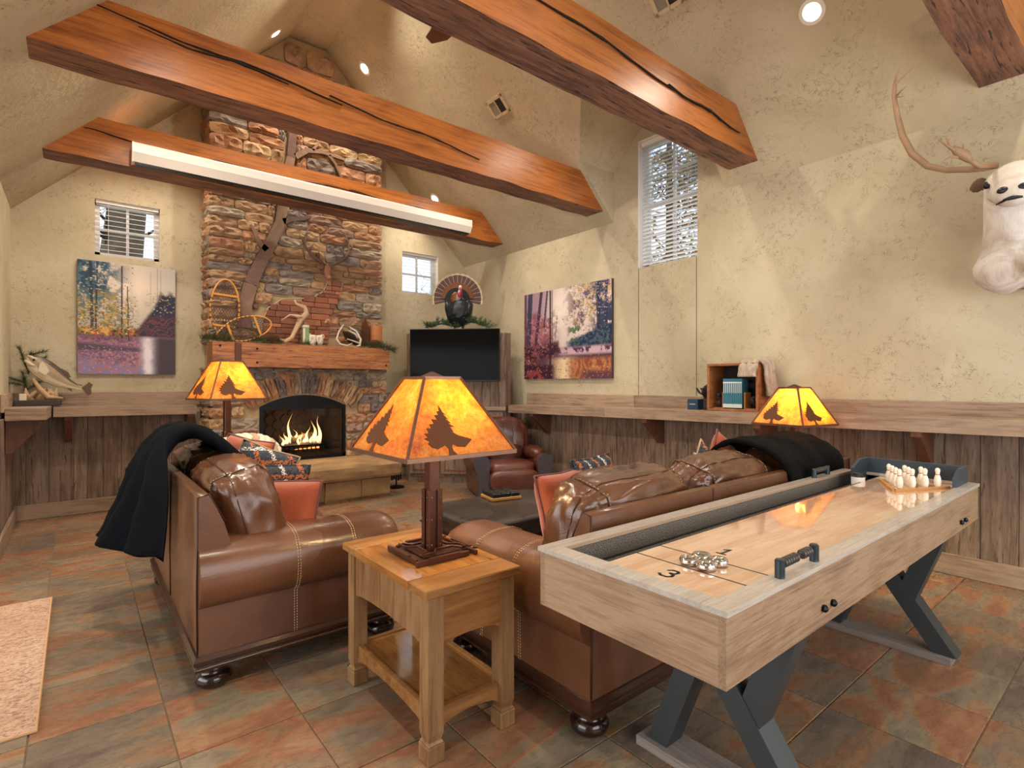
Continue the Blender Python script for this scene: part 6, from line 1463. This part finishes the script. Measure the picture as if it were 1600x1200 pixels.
for k in range(10):
    y = 2.507 - k * .0175
    if bk is None:
        bk = thing('hardback_book', bl[0], 'book', (4.50, y, zc + .030), group='teal books in the crate'); MB().box((-.055, -.0082, 0), (.055, .0082, .255), bev=.002).build('cover', M['teal'], bk)
        MB().box((-.0556, -.0082, .002), (-.0549, .0082, .035)).build('spine_panel', M['page'], bk); MB().box((-.0556, -.0082, .215), (-.0549, .0082, .228)).build('spine_band', M['page'], bk)
        MB().box((-.0556, -.003, .13), (-.0549, .003, .212)).build('spine_title', M['page'], bk)
    else: c = copy_tree(bk); c.location = (4.50, y, zc + .030); c['label'] = bl[k]
for s_, lb in ((1, 'wooden bookend left of the teal books'), (-1, 'wooden bookend right of the teal books')):
    t = thing('bookend', lb, 'bookend', (4.50, 2.42 + s_ * .13, zc + .022)); ww = s_ * -.03 
    MB().box((-.05, -.008 + ww * 1., 0), (.05, .008 + ww * 1., .145), bev=.003).build('upright', M['crate'], t); MB().box((-.05, -.045 + s_ * .012, 0), (.05, .045 + s_ * .012, .008)).build('foot', M['crate'], t)
    q = MB(); random.seed(3 + s_)
    for k in range(16): q.sphere((random.uniform(-.04, .02), s_ * .025 + random.uniform(-.016, .016), random.uniform(.02, .13)), random.uniform(.008, .014), 6, 4)
    q.build('cast_berries', M['darktwig'], t)
sk = drape('sheepskin', '', [(-.165, .30), (-.155, .38), (-.10, .435), (0, .44), (.10, .43)], 0, .16, lambda a, x, z: (4.56 + a, 2.19 + x, zc + z), M['sheep'], .010, 3, 14, hem=.02); tag(sk, 'grey and cream sheepskin draped over the crate top', 'sheepskin')
sk = drape('sheepskin_tail', '', [(.08, .43), (.0, .445), (-.03, .40), (-.045, .28), (-.06, .14)], 0, .20, lambda a, x, z: (4.45 + x, 2.185 + a, zc + z), M['sheep'], .012, 6, 12, hem=.03); tag(sk, 'brown and cream sheepskin flap hanging down the right side of the crate', 'sheepskin')
bb = thing('blue_box', 'small dark blue box at the left of the crate on the shelf', 'box', (4.60, 2.885, SH(2.88))); MB().box((-.05, -.055, 0), (.05, .055, .10), bev=.003).build('box_body', M['bluebox'], bb); MB().box((-.053, -.03, .05), (-.05, .03, .056)).build('clasp', M['page'], bb)
vs = thing('dark_vase', 'dark vase with a dried cone cluster between blue box and crate', 'vase', (4.58, 2.735, SH(2.74))); MB().lathe([(.001, 0), (.045, 0), (.05, .03), (.045, .09), (.055, .11), (.001, .11)], seg=18).build('vase_body', M['slab'], vs, smooth=True)
q = MB(); random.seed(6); pinecone(q, (0, .0, .10), .15, .075, (-.1, -.25, 1))
for k in range(8): a = random.uniform(0, 6.28); q.tube([(0, 0, .11), (.05 * math.cos(a), .05 + .05 * math.sin(a), .16), (.05 * math.cos(a), .09 + .03 * math.sin(a), .2)], [.006, .005, .010], 6)
q.build('dried_cones', M['darktwig'], vs)
bs = MB(); bs.lathe([(.001, 0), (.07, 0), (.085, .06), (.08, .15), (.06, .20), (.05, .2), (.06, .14), (.001, .02)], (4.60, 2.0, SH(2.0)), 20); tag(bs.build('woven_basket', M['basket'], None, smooth=True), 'tan woven basket behind the lamp on the shelf', 'basket')

# ================================================================ REINDEER HEAD
rd = thing('mounted_reindeer_head', 'white mounted reindeer head with long antlers on the right wall', 'reindeer', (4.70, .60, 2.0))
def R3(u, v, X): p = onx(u, v, X); return p - Vector((4.70, .60, 2.0))
B = MB(); rings = []; NB = 20
spec = [  # centre (x,y,z) world-ish offsets, half-width y, half-depth, tilt
    ((-.04, .0, .20), .17, .30), ((-.14, .0, .16), .185, .26), ((-.24, .0, .19), .175, .22), ((-.30, .0, .27), .15, .165), ((-.33, .0, .37), .125, .13), ((-.35, .0, .46), .115, .115), ((-.37, .0, .525), .085, .07)]
# neck and brisket: horizontal slices stacked up the wall
sl = [(-.085, .10, -.12, .04), (-.06, .15, -.17, .09), (-.02, .19, -.20, .135), (.05, .205, -.21, .155), (.13, .195, -.20, .150), (.20, .175, -.20, .14), (.28, .17, -.21, .14), (.36, .16, -.24, .135), (.44, .155, -.28, .13), (.52, .145, -.30, .12), (.60, .11, -.30, .09), (.635, .05, -.30, .04)]
rings = []
for z_, hw_, cx_, dp in sl:
    ring = []
    for k in range(NB):
        a = 2 * PI * k / NB; lobes = 1 + (.10 * math.cos(3 * a + .4) if z_ < .1 else 0); r1 = 1 + .05 * mnoise.noise((math.cos(a) * 2, math.sin(a) * 2, z_ * 9))
        ring.append(Vector((cx_ + dp * math.cos(a) * lobes * r1, hw_ * math.sin(a) * lobes * r1, z_ + (.03 * math.sin(2 * a) if z_ < 0 else 0))))
    rings.append(ring)
B.loft(rings); B.build('neck', M['hide'], rd, smooth=True)
HDX = -.36; B = MB(); rings = []
hd = [(-.14, .52, .09, .08), (-.22, .55, .135, .115), (-.32, .53, .15, .13), (-.42, .50, .142, .12), (-.50, .46, .118, .10), (-.58, .415, .098, .085), (-.65, .385, .094, .078), (-.70, .375, .086, .066), (-.722, .37, .066, .048), (-.728, .37, .03, .02)]
for x_, z_, hw_, hh_ in hd: rings.append([Vector((x_, -.045 * max(0, -x_ - .35) / .35 + hw_ * math.sin(2 * PI * k / NB), z_ + hh_ * math.cos(2 * PI * k / NB) - .25 * (x_ + .4) * 0)) for k in range(NB)])
B.loft(rings); B.build('head', M['hide'], rd, smooth=True)
for s_ in (-1, 1):
    MB().sphere((-.716, s_ * .040 - .045, .390), .027, 12, 8, sc=(.6, 1.1, .8)).build('nostril', M['nose'], rd, smooth=True)
    MB().sphere((-.535, s_ * .096, .485), .017, 12, 8).build('eye', M['eye'], rd, smooth=True); q = MB(); q.tube([(-.56, s_ * .084, .478), (-.548, s_ * .096, .503), (-.525, s_ * .108, .502), (-.49, s_ * .120, .478)], [.004, .008, .008, .003], 6); q.build('eyelid', M['nose'], rd, smooth=True)
    q = MB(); rr = [(0, .014), (.03, .034), (.06, .038), (.09, .028), (.11, .004)]
    q.loft([[Vector((-.28 - a * .15 + w2 * .35 * math.cos(t), s_ * (.135 + a * .75), .585 - a * .25 + w2 * 1.15 * math.sin(t))) for t in [i * 2 * PI / 10 for i in range(10)]] for a, w2 in rr]); q.build('ear', M['hide_brown'], rd, smooth=True)
q = MB(); q.tube([(-.69, -.115, .325), (-.715, -.08, .337), (-.722, -.045, .34), (-.715, -.01, .337), (-.69, .03, .325)], [.003, .011, .013, .011, .003], 8); q.build('mouth', M['nose'], rd, smooth=True)
XM = 4.28
def antler(mir):
    P = []
    for (u, v, X) in ((1556, 258, 4.34), (1538, 262, 4.28), (1512, 265, 4.26), (1480, 266, 4.24), (1450, 260, 4.24), (1425, 240, 4.26), (1410, 212, 4.28), (1402, 180, 4.28), (1397, 150, 4.26), (1398, 132, 4.24), (1412, 118, 4.22), (1427, 104, 4.20)):
        p = onx(u, v, X) - Vector((4.70, .60, 2.0)); P.append(Vector((p.x, mir * p.y, p.z)))
    q = MB(); q.tube(P, [.022, .022, .019, .018, .020, .021, .020, .017, .014, .012, .009, .003], 10)
    def tine(pts, rad):
        W_ = []
        for (u, v, X) in pts: p = onx(u, v, X) - Vector((4.70, .60, 2.0)); W_.append(Vector((p.x, mir * p.y, p.z)))
        q.tube(W_, rad, 7)
    tine([(1398, 134, 4.24), (1400, 118, 4.22), (1406, 106, 4.2)], [.010, .007, .002]); tine([(1400, 150, 4.26), (1408, 142, 4.22), (1416, 135, 4.2)], [.007, .005, .0015]); tine([(1400, 151, 4.26), (1408, 151, 4.2), (1414, 149, 4.18)], [.006, .005, .0015])
    tine([(1552, 260, 4.32), (1530, 260, 4.16), (1515, 250, 4.08)], [.014, .014, .014]); tine([(1516, 252, 4.08), (1508, 243, 4.05), (1495, 236, 4.02), (1485, 228, 4.0)], [.014, .030, .024, .008]); tine([(1497, 238, 4.02), (1484, 230, 3.99), (1465, 218, 3.96)], [.014, .009, .002]); tine([(1488, 230, 4.0), (1482, 222, 3.98), (1476, 212, 3.97)], [.010, .007, .002]); tine([(1500, 246, 4.04), (1486, 245, 4.0), (1475, 250, 3.98)], [.010, .006, .002]); tine([(1508, 238, 4.05), (1506, 230, 4.03), (1504, 224, 4.02)], [.014, .007, .002])
    q.build('antler', M['antler'], rd, smooth=True)
antler(1); antler(-1)
MB().box((-.04, -.12, .0), (.036, .12, .5), bev=.02).build('wall_mount', M['hide'], rd)

# ================================================================ RUG
rg = thing('runner_rug', 'faded pink and beige distressed rug cut off at the left edge', 'rug', (-.7, 3.53, .0))
MB().box((-.6, -.81, .001), (.578, .81, .010)).build('woven_field', M['rug'], rg)
q = MB(); q.tube([(.582, -.815, .006), (.582, .815, .006), (-.6, .815, .006), (-.6, -.815, .006)], .006, 6, closed=True); q.build('binding', M['rug_edge'], rg)

# ================================================================ FIREPLACE TOOLS (dark stand right of the hearth)
tl = thing('fireplace_tool_stand', 'black fireplace tool stand beside the right end of the hearth', 'fire tools', (3.17, 6.25, 0))
MB().lathe([(.001, 0), (.10, 0), (.10, .015), (.03, .03), (.001, .03)], seg=20).build('base', M['iron'], tl); MB().cyl((0, 0, .02), (0, 0, .62), .01).build('post', M['iron'], tl)
for k, (x, y) in enumerate(((.06, 0), (-.06, 0), (0, .06), (0, -.06))): MB().tube([(x, y, .10), (x, y, .55), (x * .5, y * .5, .60)], [.012, .006, .006], 6).build('tool', M['iron'], tl)

# ================================================================ OUTDOORS
random.seed(31)
def tree(label, base, h_, r, mat, leaves, nb, seed, lean=(0, 0), leafmat='leaf', R=.02):
    random.seed(seed); t = thing('tree', label, 'tree', base); q = MB(); top = Vector((lean[0], lean[1], h_)); pts = [top * (i / 8) + Vector((.05 * mnoise.noise((i, seed, 0)), .05 * mnoise.noise((i, seed, 4)), 0)) for i in range(9)]
    q.tube(pts, [r * (1 - .6 * i / 8) for i in range(9)], 12); q.build('trunk', mat, t, smooth=True); bm_, lf = MB(), MB()
    for k in range(nb):
        p = top * random.uniform(.35, 1); d = Vector((random.uniform(-1, 1), random.uniform(-.6, .6), random.uniform(-.2, .9))).normalized(); P = [p]
        for i in range(6): d = (d + Vector((random.uniform(-.4, .4), random.uniform(-.4, .4), random.uniform(-.25, .35)))).normalized(); P.append(P[-1] + d * .28)
        bm_.tube(P, [R * (1 - i / 7) for i in range(7)], 5)
        for i in range(2, 7):
            for _ in range(2):
                d2 = Vector((random.uniform(-1, 1), random.uniform(-1, 1), random.uniform(-.6, 1))).normalized(); bm_.tube([P[i], P[i] + d2 * .2, P[i] + d2 * .34 + Vector((0, 0, .05))], [.006, .004, .002], 4)
                for _ in range(leaves):
                    c = P[i] + d2 * random.uniform(.05, .4); a = Vector((random.uniform(-1, 1), random.uniform(-1, 1), random.uniform(-1, 1))).normalized(); b2 = a.orthogonal().normalized(); lf.add([c, c + a * .05 + b2 * .03, c + a * .10, c + a * .05 - b2 * .03], [(0, 1, 2, 3)])
    bm_.build('branches', M['twig'], t)['kind'] = 'stuff'
    if leaves: lf.build('foliage', M[leafmat], t)['kind'] = 'stuff'
    return t
tree('bare leafless tree seen through the window above the turkey', (6.3, 11.5, -.5), 3.6, .06, M['twig'], 0, 22, 2, R=.018)
tree('thick leaning tree trunk seen through the window above the left canvas', (.2, 10.6, -.5), 7.5, .42, M['bark'], 0, 26, 5, lean=(.7, 0), R=.03)
tree('autumn tree with yellow brown leaves outside the dormer window', (8.4, 5.8, 0), 6.5, .10, M['bark'], 14, 60, 7, R=.01)
tree('second yellow autumn tree farther behind the dormer window', (9.9, 10.6, 0), 7.0, .12, M['bark'], 14, 60, 9, R=.01)
gb = MB(); gb.box((-30, 7.9, -.6), (30, 60, -.5)); gb.box((5.6, -20, -.6), (40, 7.9, -.5)); o = gb.build('ground', plain('outdoor_grass', '#7a7a4a', .95)); o['kind'] = 'structure'
